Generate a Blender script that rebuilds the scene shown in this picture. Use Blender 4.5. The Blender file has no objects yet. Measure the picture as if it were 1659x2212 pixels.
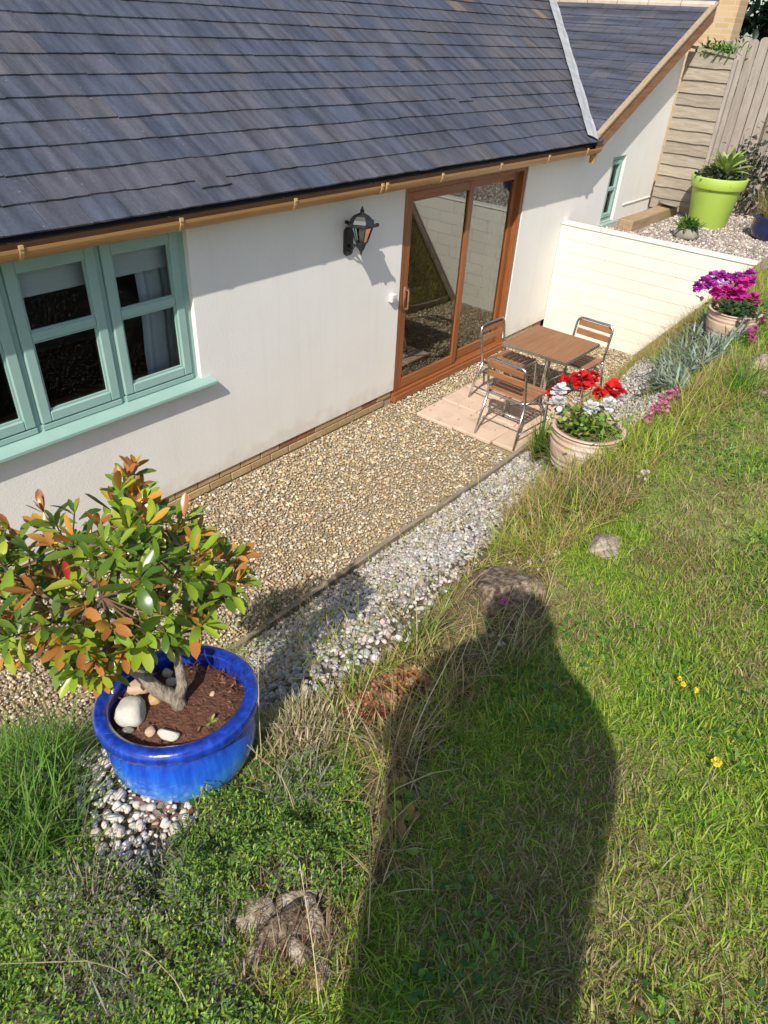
import bpy, bmesh, math, random
import numpy as np
from mathutils import Vector, Matrix, noise as mnoise
random.seed(7); RNG = np.random.default_rng(11)
R_ = math.radians
scn = bpy.context.scene
COL = scn.collection

# ---------------------------------------------------------------- camera
RM = np.array([[0.6454770098, -0.7621714540, 0.0495389188],
               [-0.4135256105, -0.4032696765, -0.8163149744],
               [0.6421495147, 0.5064269371, -0.5754787208]])
CAM = np.array([-5.280034826, -4.139907589, 3.271996185])
FPX = 1502.766
camd = bpy.data.cameras.new('camera')
camd.sensor_fit = 'VERTICAL'; camd.sensor_height = 24.0
camd.lens = 24.0*FPX/2212.0; camd.clip_start = 0.02; camd.clip_end = 500
cam = bpy.data.objects.new('camera', camd); COL.objects.link(cam)
mw = Matrix.Identity(4)
for i in range(3):
    mw[i][0] = RM[0][i]; mw[i][1] = -RM[1][i]; mw[i][2] = -RM[2][i]; mw[i][3] = CAM[i]
cam.matrix_world = mw
scn.camera = cam

# ---------------------------------------------------------------- light
LD = np.array([2.2, 1.0, -2.3]); LD /= np.linalg.norm(LD)      # the way the sunlight travels
SUN_EL = math.asin(-LD[2])
wld = bpy.data.worlds.new('World'); scn.world = wld; wld.use_nodes = True
wn = wld.node_tree; bg = wn.nodes['Background']
sky = wn.nodes.new('ShaderNodeTexSky'); sky.sky_type = 'NISHITA'; sky.sun_disc = False
sky.sun_elevation = SUN_EL; sky.sun_rotation = math.atan2(-LD[0], -LD[1])
sky.air_density = 1.0; sky.dust_density = 1.2; sky.ozone_density = 1.0
wn.links.new(sky.outputs[0], bg.inputs[0]); bg.inputs[1].default_value = 0.125
sund = bpy.data.lights.new('sun', 'SUN'); sund.energy = 4.3; sund.angle = R_(0.53); sund.color = (1.0, 0.95, 0.87)
sun = bpy.data.objects.new('sun', sund); COL.objects.link(sun)
sun.rotation_euler = Vector((-LD[0], -LD[1], -LD[2])).to_track_quat('Z', 'Y').to_euler()
sun.location = (-12, -8, 14)
vs = scn.view_settings
vs.view_transform = 'Standard'; vs.look = 'None'; vs.gamma = 1.0; vs.exposure = 0.25; vs.use_curve_mapping = False
scn.cycles.max_bounces = 7; scn.cycles.diffuse_bounces = 3; scn.cycles.glossy_bounces = 3; scn.cycles.transmission_bounces = 3; scn.cycles.transparent_max_bounces = 8

# ---------------------------------------------------------------- measuring
def ray(u, v): return RM.T @ np.array([(u-829.5)/FPX, (v-1106.0)/FPX, 1.0])
def at(u, v, k): return CAM + ray(u, v)*k
def pl(u, v, axis, val):
    d = ray(u, v); return CAM + d*((val-CAM[axis])/d[axis])
def project(P):
    q = (np.asarray(P)-CAM) @ RM.T
    return q[..., 0]/q[..., 2]*FPX+829.5, q[..., 1]/q[..., 2]*FPX+1106.0, q[..., 2]

# ---------------------------------------------------------------- value noise
_T = RNG.random((256, 256))
def vnoise(x, y):
    x = np.asarray(x, float); y = np.asarray(y, float)
    xi = np.floor(x).astype(int); yi = np.floor(y).astype(int)
    fx = x-xi; fy = y-yi; fx = fx*fx*(3-2*fx); fy = fy*fy*(3-2*fy)
    a = _T[xi % 256, yi % 256]; b = _T[(xi+1) % 256, yi % 256]; c = _T[xi % 256, (yi+1) % 256]; d = _T[(xi+1) % 256, (yi+1) % 256]
    return (a*(1-fx)+b*fx)*(1-fy)+(c*(1-fx)+d*fx)*fy
def fbm(x, y, o=3):
    s = 0; a = .5; t = 0
    for i in range(o): s = s+a*vnoise(x*2**i+17*i, y*2**i+5*i); t += a; a *= .5
    return s/t

# ---------------------------------------------------------------- ground shape
PA = ([0, .25, 1.44, 2.94, 7.5], [0, .20, 1.42, 1.72, 2.0])      # gentle bank and lawn
PB = ([0, 1.03, 1.7, 3.1, 7.5], [0, 1.33, 1.5, 1.72, 2.0])       # steeper by the white wall
def smooth(t): t = np.clip(t, 0, 1); return t*t*(3-2*t)
def edge_y(x):
    x = np.asarray(x, float)
    return 1.57 - .17*smooth((x-1.2)/1.9) - .42*smooth((-4.35-x)/.7)
def gh(x, y, fine=True):
    x = np.asarray(x, float); y = np.asarray(y, float)
    s = -y-edge_y(x)
    t = smooth((x+.6)/2.4)
    h = np.interp(s, *PA)*(1-t)+np.interp(s, *PB)*t
    if fine:
        amp = smooth(s/.5)
        h = h + amp*(.05*(fbm(x*2.1+3, y*2.1)-.5)+.025*(fbm(x*7+9, y*7)-.5))
    return np.where(s <= 0, 0.0, h)
def hit(u, v):
    d = ray(u, v); k = np.linspace(.9, 14, 5200); Q = CAM+k[:, None]*d
    i = int(np.argmax(Q[:, 2] < gh(Q[:, 0], Q[:, 1]))); return Q[i]

# ---------------------------------------------------------------- object helpers
def link(o, parent=None):
    COL.objects.link(o)
    if parent is not None: o.parent = parent
    return o
def tag(o, label=None, cat=None, group=None, kind=None):
    if label: o['label'] = label
    if cat: o['category'] = cat
    if group: o['group'] = group
    if kind: o['kind'] = kind
    return o
def thing(name, label, cat, loc=(0, 0, 0), rz=0, group=None):
    o = bpy.data.objects.new(name, None); o.empty_display_size = .1
    o.location = [float(c) for c in loc]; o.rotation_euler = (0, 0, rz); link(o)
    return tag(o, label, cat, group)
def org(p):
    v = np.zeros(3)
    while p is not None: v = v+np.array(p.location); p = p.parent
    return v
class MB:
    """collects shapes in world (or local) coordinates, then links them as one mesh"""
    def __init__(s): s.v = []; s.f = []; s.mi = []; s.c = []
    def add(s, V, F, mi=0, col=None):
        n = len(s.v); s.v += [tuple(map(float, p)) for p in V]; s.f += [tuple(i+n for i in f) for f in F]; s.mi += [mi]*len(F)
        if col is not None: s.c += [col]*len(V)
        return s
    def box(s, c, d, M=None, mi=0, col=None):
        V = [Vector((sx*d[0]/2, sy*d[1]/2, sz*d[2]/2)) for sz in (-1, 1) for sy in (-1, 1) for sx in (-1, 1)]
        if M is not None: V = [M @ p for p in V]
        V = [p+Vector(tuple(map(float, c))) for p in V]
        return s.add(V, [(0, 2, 3, 1), (4, 5, 7, 6), (0, 1, 5, 4), (2, 6, 7, 3), (0, 4, 6, 2), (1, 3, 7, 5)], mi, col)
    def b2(s, x0, x1, y0, y1, z0, z1, mi=0): return s.box(((x0+x1)/2, (y0+y1)/2, (z0+z1)/2), (x1-x0, y1-y0, z1-z0), mi=mi)
    def tube(s, P, r, n=8, cap=True, col=None):
        P = [Vector(tuple(map(float, p))) for p in P]; m = len(P)
        rr = r if hasattr(r, '__len__') else [r]*m
        V = []; F = []; ref = None
        for i, p in enumerate(P):
            t = (P[min(i+1, m-1)]-P[max(i-1, 0)]).normalized()
            if ref is None: ref = Vector((0, 0, 1)) if abs(t.z) < .9 else Vector((1, 0, 0))
            a = (ref - t*ref.dot(t)).normalized(); b = t.cross(a); ref = a
            for k in range(n):
                q = 2*math.pi*k/n; V.append(p+(a*math.cos(q)+b*math.sin(q))*rr[i])
        for i in range(m-1):
            for k in range(n):
                k2 = (k+1) % n; F.append((i*n+k, i*n+k2, (i+1)*n+k2, (i+1)*n+k))
        if cap: F.append(tuple(range(n-1, -1, -1))); F.append(tuple((m-1)*n+k for k in range(n)))
        return s.add(V, F, 0, col)
    def lathe(s, prof, c=(0, 0, 0), n=32, M=None, wob=0.0):
        V = []; F = []; m = len(prof); c = Vector(tuple(map(float, c)))
        for (r, z) in prof:
            for k in range(n):
                q = 2*math.pi*k/n; w = 1+wob*math.sin(q*2+z*9)
                p = Vector((r*w*math.cos(q), r*w*math.sin(q), z)); p = M @ p if M is not None else p; V.append(p+c)
        for i in range(m-1):
            for k in range(n):
                k2 = (k+1) % n; F.append((i*n+k, i*n+k2, (i+1)*n+k2, (i+1)*n+k))
        return s.add(V, F)
    def mesh(s, name, mats):
        me = bpy.data.meshes.new(name); me.from_pydata(s.v, [], s.f)
        for m in (mats if isinstance(mats, (list, tuple)) else [mats]): me.materials.append(m)
        if any(s.mi): me.polygons.foreach_set('material_index', s.mi)
        if len(s.c) == len(s.v) and s.c:
            a = me.color_attributes.new('Col', 'FLOAT_COLOR', 'POINT')
            a.data.foreach_set('color', np.array([(*c[:3], 1) for c in s.c], np.float32).ravel())
        return me
    def build(s, name, mats, parent=None, smooth_=False, bevel=0, local=False):
        o_ = np.zeros(3) if local or parent is None else org(parent)
        if o_.any(): s.v = [(p[0]-o_[0], p[1]-o_[1], p[2]-o_[2]) for p in s.v]
        me = s.mesh(name, mats)
        bm = bmesh.new(); bm.from_mesh(me); bmesh.ops.recalc_face_normals(bm, faces=bm.faces)
        if bevel: bmesh.ops.bevel(bm, geom=list(bm.edges), offset=bevel, segments=1, affect='EDGES', profile=.5)
        bm.to_mesh(me); bm.free()
        if smooth_: me.shade_smooth()
        o = bpy.data.objects.new(name, me); return link(o, parent)
def np_mesh(name, V, polys, mats, col=None, smooth_=False, parent=None, mi=None):
    me = bpy.data.meshes.new(name); V = np.asarray(V, np.float32)
    me.vertices.add(len(V)); me.vertices.foreach_set('co', V.ravel())
    li = np.concatenate([p.ravel() for p in polys]).astype(np.int32)
    cnt = np.concatenate([np.full(len(p), p.shape[1]) for p in polys])
    st = np.concatenate([[0], np.cumsum(cnt)[:-1]]).astype(np.int32)
    me.loops.add(len(li)); me.loops.foreach_set('vertex_index', li)
    me.polygons.add(len(cnt)); me.polygons.foreach_set('loop_start', st)
    if mi is not None: me.polygons.foreach_set('material_index', np.asarray(mi, np.int32))
    for m in (mats if isinstance(mats, (list, tuple)) else [mats]): me.materials.append(m)
    me.update(calc_edges=True); me.validate()
    if col is not None:
        a = me.color_attributes.new('Col', 'FLOAT_COLOR', 'POINT')
        a.data.foreach_set('color', np.concatenate([np.asarray(col, np.float32), np.ones((len(col), 1), np.float32)], 1).ravel())
    if smooth_: me.shade_smooth()
    o = bpy.data.objects.new(name, me); return link(o, parent)

# ---------------------------------------------------------------- materials
def new_mat(name):
    m = bpy.data.materials.new(name); m.use_nodes = True
    nt = m.node_tree; return m, nt, nt.nodes['Principled BSDF']
def N(nt, t, **kw):
    n = nt.nodes.new(t)
    for k, v in kw.items():
        if k in n.inputs: n.inputs[k].default_value = v
        else: setattr(n, k, v)
    return n
def pm(name, ramp, scale=8, stretch=(1, 1, 1), rough=.7, bump=0.0, bscale=None, detail=6, metal=0, spec=.4, rnd=0.0, coat=0, rvar=.0, dirt=None, coord='Object'):
    """noise-coloured principled material; ramp = [(pos, rgb), ...]; rnd = value change from object to object"""
    m, nt, b = new_mat(name); L = nt.links.new
    tc = N(nt, 'ShaderNodeTexCoord'); mp = N(nt, 'ShaderNodeMapping'); mp.inputs['Scale'].default_value = stretch
    L(tc.outputs[coord], mp.inputs[0])
    oi = N(nt, 'ShaderNodeObjectInfo'); sc = N(nt, 'ShaderNodeVectorMath', operation='SCALE'); sc.inputs[0].default_value = (37, 51, 23)
    L(oi.outputs['Random'], sc.inputs['Scale']); L(sc.outputs[0], mp.inputs['Location'])
    nz = N(nt, 'ShaderNodeTexNoise', Scale=scale, Detail=detail, Roughness=.6); L(mp.outputs[0], nz.inputs['Vector'])
    cr = N(nt, 'ShaderNodeValToRGB'); e = cr.color_ramp.elements
    while len(e) < len(ramp): e.new(.5)
    for el, (p, c) in zip(e, ramp): el.position = p; el.color = (*c, 1)
    L(nz.outputs[0], cr.inputs[0]); out = cr.outputs[0]
    if rnd:
        hs = N(nt, 'ShaderNodeHueSaturation'); mr = N(nt, 'ShaderNodeMapRange'); mr.inputs[3].default_value = 1-rnd; mr.inputs[4].default_value = 1+rnd
        L(oi.outputs['Random'], mr.inputs[0]); L(mr.outputs[0], hs.inputs['Value']); L(out, hs.inputs['Color']); out = hs.outputs[0]
    if dirt:
        n2 = N(nt, 'ShaderNodeTexNoise', Scale=dirt[1], Detail=5); L(mp.outputs[0], n2.inputs['Vector'])
        r2 = N(nt, 'ShaderNodeMapRange'); r2.inputs[1].default_value = dirt[2]; r2.inputs[2].default_value = dirt[2]+.12; r2.inputs[4].default_value = dirt[3]
        L(n2.outputs[0], r2.inputs[0]); mx = N(nt, 'ShaderNodeMixRGB'); mx.inputs[2].default_value = (*dirt[0], 1)
        L(r2.outputs[0], mx.inputs[0]); L(out, mx.inputs[1]); out = mx.outputs[0]
    L(out, b.inputs['Base Color'])
    b.inputs['Roughness'].default_value = rough; b.inputs['Metallic'].default_value = metal
    b.inputs['Specular IOR Level'].default_value = spec; b.inputs['Coat Weight'].default_value = coat; b.inputs['Coat Roughness'].default_value = .06
    if rvar:
        mr = N(nt, 'ShaderNodeMapRange'); mr.inputs[3].default_value = rough-rvar; mr.inputs[4].default_value = rough+rvar
        L(nz.outputs[0], mr.inputs[0]); L(mr.outputs[0], b.inputs['Roughness'])
    if bump:
        bn = N(nt, 'ShaderNodeBump', Strength=bump, Distance=.01); nb = N(nt, 'ShaderNodeTexNoise', Scale=bscale or scale*3, Detail=6)
        L(mp.outputs[0], nb.inputs['Vector']); L(nb.outputs[0], bn.inputs['Height']); L(bn.outputs[0], b.inputs['Normal'])
    return m
def leafmat(name, transl=.35, rough=.5, spec=.4, attr=True, ramp=None, rnd=.2):
    """leaf or petal: colour from the mesh's own per-leaf colour, partly lit through"""
    m, nt, b = new_mat(name); L = nt.links.new
    if attr:
        a = N(nt, 'ShaderNodeAttribute', attribute_name='Col'); col = a.outputs['Color']
    else:
        oi = N(nt, 'ShaderNodeObjectInfo'); cr = N(nt, 'ShaderNodeValToRGB'); e = cr.color_ramp.elements
        while len(e) < len(ramp): e.new(.5)
        for el, (p, c) in zip(e, ramp): el.position = p; el.color = (*c, 1)
        tc = N(nt, 'ShaderNodeTexCoord'); nz = N(nt, 'ShaderNodeTexNoise', Scale=18, Detail=3); L(tc.outputs['Object'], nz.inputs['Vector'])
        ad = N(nt, 'ShaderNodeMath', operation='MULTIPLY_ADD'); ad.inputs[1].default_value = .45; L(nz.outputs[0], ad.inputs[0])
        ml = N(nt, 'ShaderNodeMath', operation='MULTIPLY'); ml.inputs[1].default_value = .6; L(oi.outputs['Random'], ml.inputs[0]); L(ml.outputs[0], ad.inputs[2])
        L(ad.outputs[0], cr.inputs[0]); col = cr.outputs[0]
    L(col, b.inputs['Base Color']); b.inputs['Roughness'].default_value = rough; b.inputs['Specular IOR Level'].default_value = spec
    tr = N(nt, 'ShaderNodeBsdfTranslucent'); L(col, tr.inputs[0]); mx = N(nt, 'ShaderNodeMixShader'); mx.inputs[0].default_value = transl
    L(b.outputs[0], mx.inputs[1]); L(tr.outputs[0], mx.inputs[2]); L(mx.outputs[0], nt.nodes['Material Output'].inputs[0])
    return m
def colmat(name, rough=.8, spec=.3, var=.0, vscale=60, bump=0):
    m, nt, b = new_mat(name); L = nt.links.new
    a = N(nt, 'ShaderNodeAttribute', attribute_name='Col'); out = a.outputs['Color']
    if var:
        tc = N(nt, 'ShaderNodeTexCoord'); nz = N(nt, 'ShaderNodeTexNoise', Scale=vscale, Detail=4); L(tc.outputs['Object'], nz.inputs['Vector'])
        mr = N(nt, 'ShaderNodeMapRange'); mr.inputs[1].default_value = .25; mr.inputs[2].default_value = .75; mr.inputs[3].default_value = 1-var; mr.inputs[4].default_value = 1+var
        L(nz.outputs[0], mr.inputs[0]); hs = N(nt, 'ShaderNodeHueSaturation'); L(mr.outputs[0], hs.inputs['Value']); L(out, hs.inputs['Color']); out = hs.outputs[0]
    L(out, b.inputs['Base Color']); b.inputs['Roughness'].default_value = rough; b.inputs['Specular IOR Level'].default_value = spec
    return m
def glassmat(name, ior, tint=(.9, .95, .93)):
    m, nt, b = new_mat(name); L = nt.links.new; nt.nodes.remove(b)
    fr = N(nt, 'ShaderNodeFresnel', IOR=ior); t = N(nt, 'ShaderNodeBsdfTransparent'); t.inputs[0].default_value = (*tint, 1)
    g = N(nt, 'ShaderNodeBsdfGlossy', Roughness=.0); g.inputs[0].default_value = (.97, 1, .98, 1); mx = N(nt, 'ShaderNodeMixShader')
    L(fr.outputs[0], mx.inputs[0]); L(t.outputs[0], mx.inputs[1]); L(g.outputs[0], mx.inputs[2]); L(mx.outputs[0], nt.nodes['Material Output'].inputs[0])
    return m

M = {}
M['render'] = pm('white_render', [(.25, (.765, .73, .665)), (.75, (.83, .80, .74))], 1.7, rough=.85, bump=.12, bscale=90, spec=.25, dirt=((.55, .52, .47), 5.5, .69, .35))
def stained_render():
    m = pm('stained_white_render', [(.25, (.80, .765, .695)), (.75, (.86, .83, .77))], 1.7, rough=.88, bump=.22, bscale=75, spec=.25, dirt=((.55, .50, .43), 9, .70, .45))
    nt = m.node_tree; L = nt.links.new; b = nt.nodes['Principled BSDF']; src = b.inputs['Base Color'].links[0].from_socket
    tc = N(nt, 'ShaderNodeTexCoord'); mp = N(nt, 'ShaderNodeMapping'); mp.inputs['Scale'].default_value = (6.5, 6.5, .42); L(tc.outputs['Object'], mp.inputs[0])
    nz = N(nt, 'ShaderNodeTexNoise', Scale=1.3, Detail=6, Roughness=.65); L(mp.outputs[0], nz.inputs['Vector'])          # rain streaks
    r1 = N(nt, 'ShaderNodeMapRange'); r1.inputs[1].default_value = .50; r1.inputs[2].default_value = .78; r1.inputs[4].default_value = .16; L(nz.outputs[0], r1.inputs[0])
    m1 = N(nt, 'ShaderNodeMixRGB'); m1.inputs[2].default_value = (.58, .545, .48, 1); L(r1.outputs[0], m1.inputs[0]); L(src, m1.inputs[1])
    sx = N(nt, 'ShaderNodeSeparateXYZ'); L(tc.outputs['Object'], sx.inputs[0]); n2 = N(nt, 'ShaderNodeTexNoise', Scale=7, Detail=6); L(tc.outputs['Object'], n2.inputs['Vector'])
    ad = N(nt, 'ShaderNodeMath', operation='MULTIPLY_ADD'); ad.inputs[1].default_value = .5; L(n2.outputs[0], ad.inputs[0]); L(sx.outputs[2], ad.inputs[2])     # mud splash above the gravel
    r2 = N(nt, 'ShaderNodeMapRange'); r2.inputs[1].default_value = .52; r2.inputs[2].default_value = .33; r2.inputs[4].default_value = .35; L(ad.outputs[0], r2.inputs[0])
    m2 = N(nt, 'ShaderNodeMixRGB'); m2.inputs[2].default_value = (.50, .42, .31, 1); L(r2.outputs[0], m2.inputs[0]); L(m1.outputs[0], m2.inputs[1]); L(m2.outputs[0], b.inputs['Base Color'])
    return m
M['cream'] = pm('cream_masonry_paint', [(.25, (.74, .70, .60)), (.75, (.79, .755, .655))], 3, rough=.75, bump=.2, bscale=40, spec=.3, rnd=.035)
M['teal'] = pm('sage_green_paint', [(.3, (.275, .43, .375)), (.7, (.325, .48, .425))], 4, stretch=(1, 1, 1), rough=.5, bump=.05, bscale=120, spec=.4)
M['oak'] = pm('brown_woodgrain', [(.3, (.20, .062, .019)), (.7, (.33, .115, .036))], 5, stretch=(9, 9, .7), rough=.38, spec=.5, rnd=.06)
M['oakh'] = pm('brown_woodgrain_across', [(.3, (.21, .068, .02)), (.7, (.35, .125, .04))], 5, stretch=(.7, 9, 9), rough=.38, spec=.5, rnd=.06)
M['gutter'] = pm('caramel_plastic', [(.3, (.37, .185, .065)), (.7, (.44, .23, .085))], 3, stretch=(.6, 5, 5), rough=.4, spec=.45)
M['bracket'] = pm('pale_tan_plastic', [(.3, (.50, .33, .15)), (.7, (.56, .38, .19))], 6, rough=.45)
M['verge'] = pm('weathered_verge_strip', [(.3, (.30, .21, .13)), (.7, (.42, .31, .20))], 5, stretch=(1, 8, 8), rough=.7)
M['barge'] = pm('weathered_brown_board', [(.3, (.20, .09, .042)), (.7, (.33, .17, .09))], 4, stretch=(1, 8, 8), rough=.6, spec=.3)
M['black'] = pm('black_metal', [(.3, (.012, .014, .015)), (.7, (.03, .033, .034))], 20, rough=.42, spec=.5)
M['felt'] = pm('roofing_felt', [(.3, (.012, .012, .014)), (.7, (.022, .022, .024))], 10, rough=.9)
M['lead'] = pm('grey_lead', [(.3, (.30, .31, .325)), (.7, (.43, .44, .45))], 7, rough=.55, bump=.3, bscale=14, spec=.4)
M['ridge'] = pm('pale_ridge_tile', [(.3, (.42, .35, .27)), (.7, (.55, .47, .37))], 9, rough=.8)
M['brick_tan'] = pm('tan_brick', [(.3, (.40, .27, .125)), (.7, (.52, .375, .20))], 14, rough=.88, bump=.5, bscale=60, rnd=.12)
M['brick_red'] = pm('red_brick', [(.3, (.25, .095, .05)), (.7, (.36, .15, .085))], 14, rough=.88, bump=.5, bscale=60, rnd=.12)
M['mortar'] = pm('mortar', [(.3, (.34, .27, .18)), (.7, (.44, .36, .25))], 30, rough=.95, bump=.4)
M['glass'] = glassmat('window_glass', 1.36)
M['glassdoor'] = glassmat('coated_door_glass', 2.9, (.82, .86, .84))
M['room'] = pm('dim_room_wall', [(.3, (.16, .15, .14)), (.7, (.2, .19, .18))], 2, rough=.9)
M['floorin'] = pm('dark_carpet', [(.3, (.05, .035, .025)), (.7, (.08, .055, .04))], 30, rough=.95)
M['blind'] = pm('roller_blind_cloth', [(.3, (.62, .62, .60)), (.7, (.68, .68, .66))], 6, stretch=(1, 1, 20), rough=.85)
M['curtain'] = pm('curtain_cloth', [(.3, (.60, .62, .63)), (.7, (.70, .71, .71))], 6, rough=.9)
M['woodin'] = pm('varnished_sill_wood', [(.3, (.18, .075, .03)), (.7, (.28, .13, .06))], 6, stretch=(1, 8, 8), rough=.45)
M['alu'] = pm('brushed_aluminium', [(.3, (.62, .62, .61)), (.7, (.74, .74, .73))], 30, rough=.28, metal=1.0, rvar=.08)
M['slat'] = pm('varnished_chair_slat', [(.3, (.24, .105, .045)), (.7, (.38, .185, .085))], 6, stretch=(6, .8, 6), rough=.45, rnd=.12)
M['tabletop'] = pm('brown_table_board', [(.3, (.26, .115, .05)), (.7, (.36, .17, .075))], 6, stretch=(.7, 7, 7), rough=.42, rnd=.06)
M['paver'] = pm('pink_paving', [(.25, (.56, .40, .29)), (.75, (.68, .50, .38))], 5, rough=.9, bump=.35, bscale=70, rnd=.05, dirt=((.42, .33, .24), 7, .60, .6))
M['wood_edge'] = pm('grey_edging_timber', [(.3, (.20, .155, .11)), (.7, (.36, .29, .215))], 5, stretch=(.8, 9, 9), rough=.9, bump=.5, bscale=30)
M['fence'] = pm('weathered_fence_wood', [(.25, (.27, .225, .185)), (.75, (.44, .385, .335))], 5, stretch=(7, 7, .8), rough=.9, bump=.4, bscale=25, rnd=.16)
M['lap'] = pm('weathered_lap_board', [(.25, (.23, .19, .145)), (.75, (.41, .355, .28))], 5, stretch=(7, .9, 8), rough=.9, bump=.5, bscale=25, rnd=.14)
M['sleeper'] = pm('tan_sleeper', [(.3, (.30, .20, .115)), (.7, (.44, .31, .185))], 4, stretch=(.8, 6, 6), rough=.9, bump=.5, bscale=25)
M['thatch'] = pm('lawn_thatch', [(.25, (.11, .16, .03)), (.5, (.20, .23, .06)), (.75, (.33, .30, .12))], 16, rough=.95, bump=.8, bscale=120)
M['soil'] = pm('garden_soil', [(.25, (.06, .045, .025)), (.5, (.14, .11, .06)), (.75, (.25, .20, .115))], 24, rough=.95, bump=.9, bscale=90)
M['under_gravel'] = pm('sandy_gravel_bed', [(.3, (.22, .165, .095)), (.7, (.40, .31, .19))], 60, rough=.95, bump=.9, bscale=90)
M['terrace'] = pm('greyish_gravel_bed', [(.3, (.22, .18, .145)), (.7, (.42, .36, .31))], 50, rough=.95, bump=.9, bscale=80)
M['compost'] = pm('bark_compost', [(.25, (.07, .028, .016)), (.75, (.20, .085, .05))], 45, rough=.95, bump=1.0, bscale=110)
M['terracotta'] = pm('pale_terracotta', [(.25, (.50, .33, .23)), (.75, (.66, .48, .36))], 6, rough=.85, bump=.3, bscale=40, dirt=((.62, .56, .48), 5, .55, .6))
M['lime'] = pm('lime_plastic', [(.3, (.35, .50, .075)), (.7, (.40, .55, .095))], 3, rough=.42, spec=.5)
M['navy'] = pm('navy_glaze', [(.3, (.008, .016, .075)), (.7, (.014, .026, .11))], 5, rough=.15, spec=.5, coat=.6)
M['greyrock'] = pm('grey_stone_trough', [(.3, (.20, .175, .14)), (.7, (.34, .30, .25))], 9, rough=.92, bump=.8, bscale=30)
M['rock'] = pm('lichen_rock', [(.35, (.10, .065, .042)), (.5, (.21, .15, .10)), (.64, (.40, .31, .215))], 48, rough=.95, bump=1.0, bscale=130, dirt=((.05, .03, .02), 30, .54, .9))
M['rockpale'] = pm('pale_limestone', [(.35, (.20, .15, .105)), (.5, (.37, .295, .215)), (.65, (.58, .50, .40))], 48, rough=.95, bump=1.0, bscale=130, dirt=((.16, .115, .08), 24, .57, .6))
M['stone_white'] = pm('white_beach_stone', [(.3, (.46, .42, .35)), (.7, (.60, .565, .49))], 18, rough=.85, bump=.3, bscale=60, dirt=((.42, .37, .29), 20, .66, .5))
M['stone_pink'] = pm('pink_beach_stone', [(.3, (.50, .33, .22)), (.7, (.62, .44, .31))], 14, rough=.8, bump=.2, bscale=60)
M['stone_ochre'] = pm('ochre_beach_stone', [(.3, (.42, .25, .10)), (.7, (.55, .36, .17))], 14, rough=.8, bump=.2, bscale=60)
M['bark'] = pm('grey_bark', [(.3, (.13, .095, .065)), (.7, (.36, .30, .23))], 55, stretch=(1, 1, .35), rough=.95, bump=1.0, bscale=110)
M['twig'] = pm('brown_twig', [(.3, (.09, .05, .03)), (.7, (.18, .10, .06))], 20, rough=.8)
M['plastic_white'] = pm('white_plastic', [(.3, (.62, .62, .60)), (.7, (.66, .66, .64))], 5, rough=.4)
M['blade'] = leafmat('grass_blade', .52, .55, .3)
M['leafcol'] = leafmat('leaf', .3, .45, .4)
M['petal'] = leafmat('petal', .3, .6, .25)
M['pebble'] = colmat('pebble', .88, .2, .12, 260)
M['pane_lamp'] = glassmat('lamp_glass', 1.45, (.8, .78, .7))

def blue_glaze():
    m, nt, b = new_mat('blue_glaze'); L = nt.links.new
    tc = N(nt, 'ShaderNodeTexCoord'); mp = N(nt, 'ShaderNodeMapping'); mp.inputs['Scale'].default_value = (30, 30, 2.6); L(tc.outputs['Object'], mp.inputs[0])
    nz = N(nt, 'ShaderNodeTexNoise', Scale=1.6, Detail=7, Roughness=.65); L(mp.outputs[0], nz.inputs['Vector'])
    n2 = N(nt, 'ShaderNodeTexNoise', Scale=16, Detail=4); L(tc.outputs['Object'], n2.inputs['Vector'])
    sx = N(nt, 'ShaderNodeSeparateXYZ'); L(tc.outputs['Object'], sx.inputs[0])
    zr = N(nt, 'ShaderNodeMapRange'); zr.inputs[1].default_value = .235; zr.inputs[2].default_value = .05; L(sx.outputs[2], zr.inputs[0])   # the glaze thins and pales down the belly
    a1 = N(nt, 'ShaderNodeMath', operation='MULTIPLY_ADD'); a1.inputs[1].default_value = .95; L(nz.outputs[0], a1.inputs[0]); L(zr.outputs[0], a1.inputs[2])
    a2 = N(nt, 'ShaderNodeMath', operation='MULTIPLY_ADD'); a2.inputs[1].default_value = .35; L(n2.outputs[0], a2.inputs[0]); L(a1.outputs[0], a2.inputs[2])
    dv = N(nt, 'ShaderNodeMath', operation='MULTIPLY'); dv.inputs[1].default_value = .6; L(a2.outputs[0], dv.inputs[0]); a2 = dv
    cr = N(nt, 'ShaderNodeValToRGB'); e = cr.color_ramp.elements; e.new(.5); e.new(.5)
    for el, (p, c) in zip(e, [(.26, (.005, .012, .12)), (.42, (.010, .045, .38)), (.64, (.018, .13, .62)), (.86, (.07, .32, .80))]): el.position = p; el.color = (*c, 1)
    L(a2.outputs[0], cr.inputs[0]); L(cr.outputs[0], b.inputs['Base Color'])
    b.inputs['Roughness'].default_value = .22; b.inputs['Specular IOR Level'].default_value = .55; b.inputs['Coat Weight'].default_value = .7; b.inputs['Coat Roughness'].default_value = .05
    bn = N(nt, 'ShaderNodeBump', Strength=.12, Distance=.01); L(nz.outputs[0], bn.inputs['Height']); L(bn.outputs[0], b.inputs['Normal'])
    return m
M['blue'] = blue_glaze()

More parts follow.
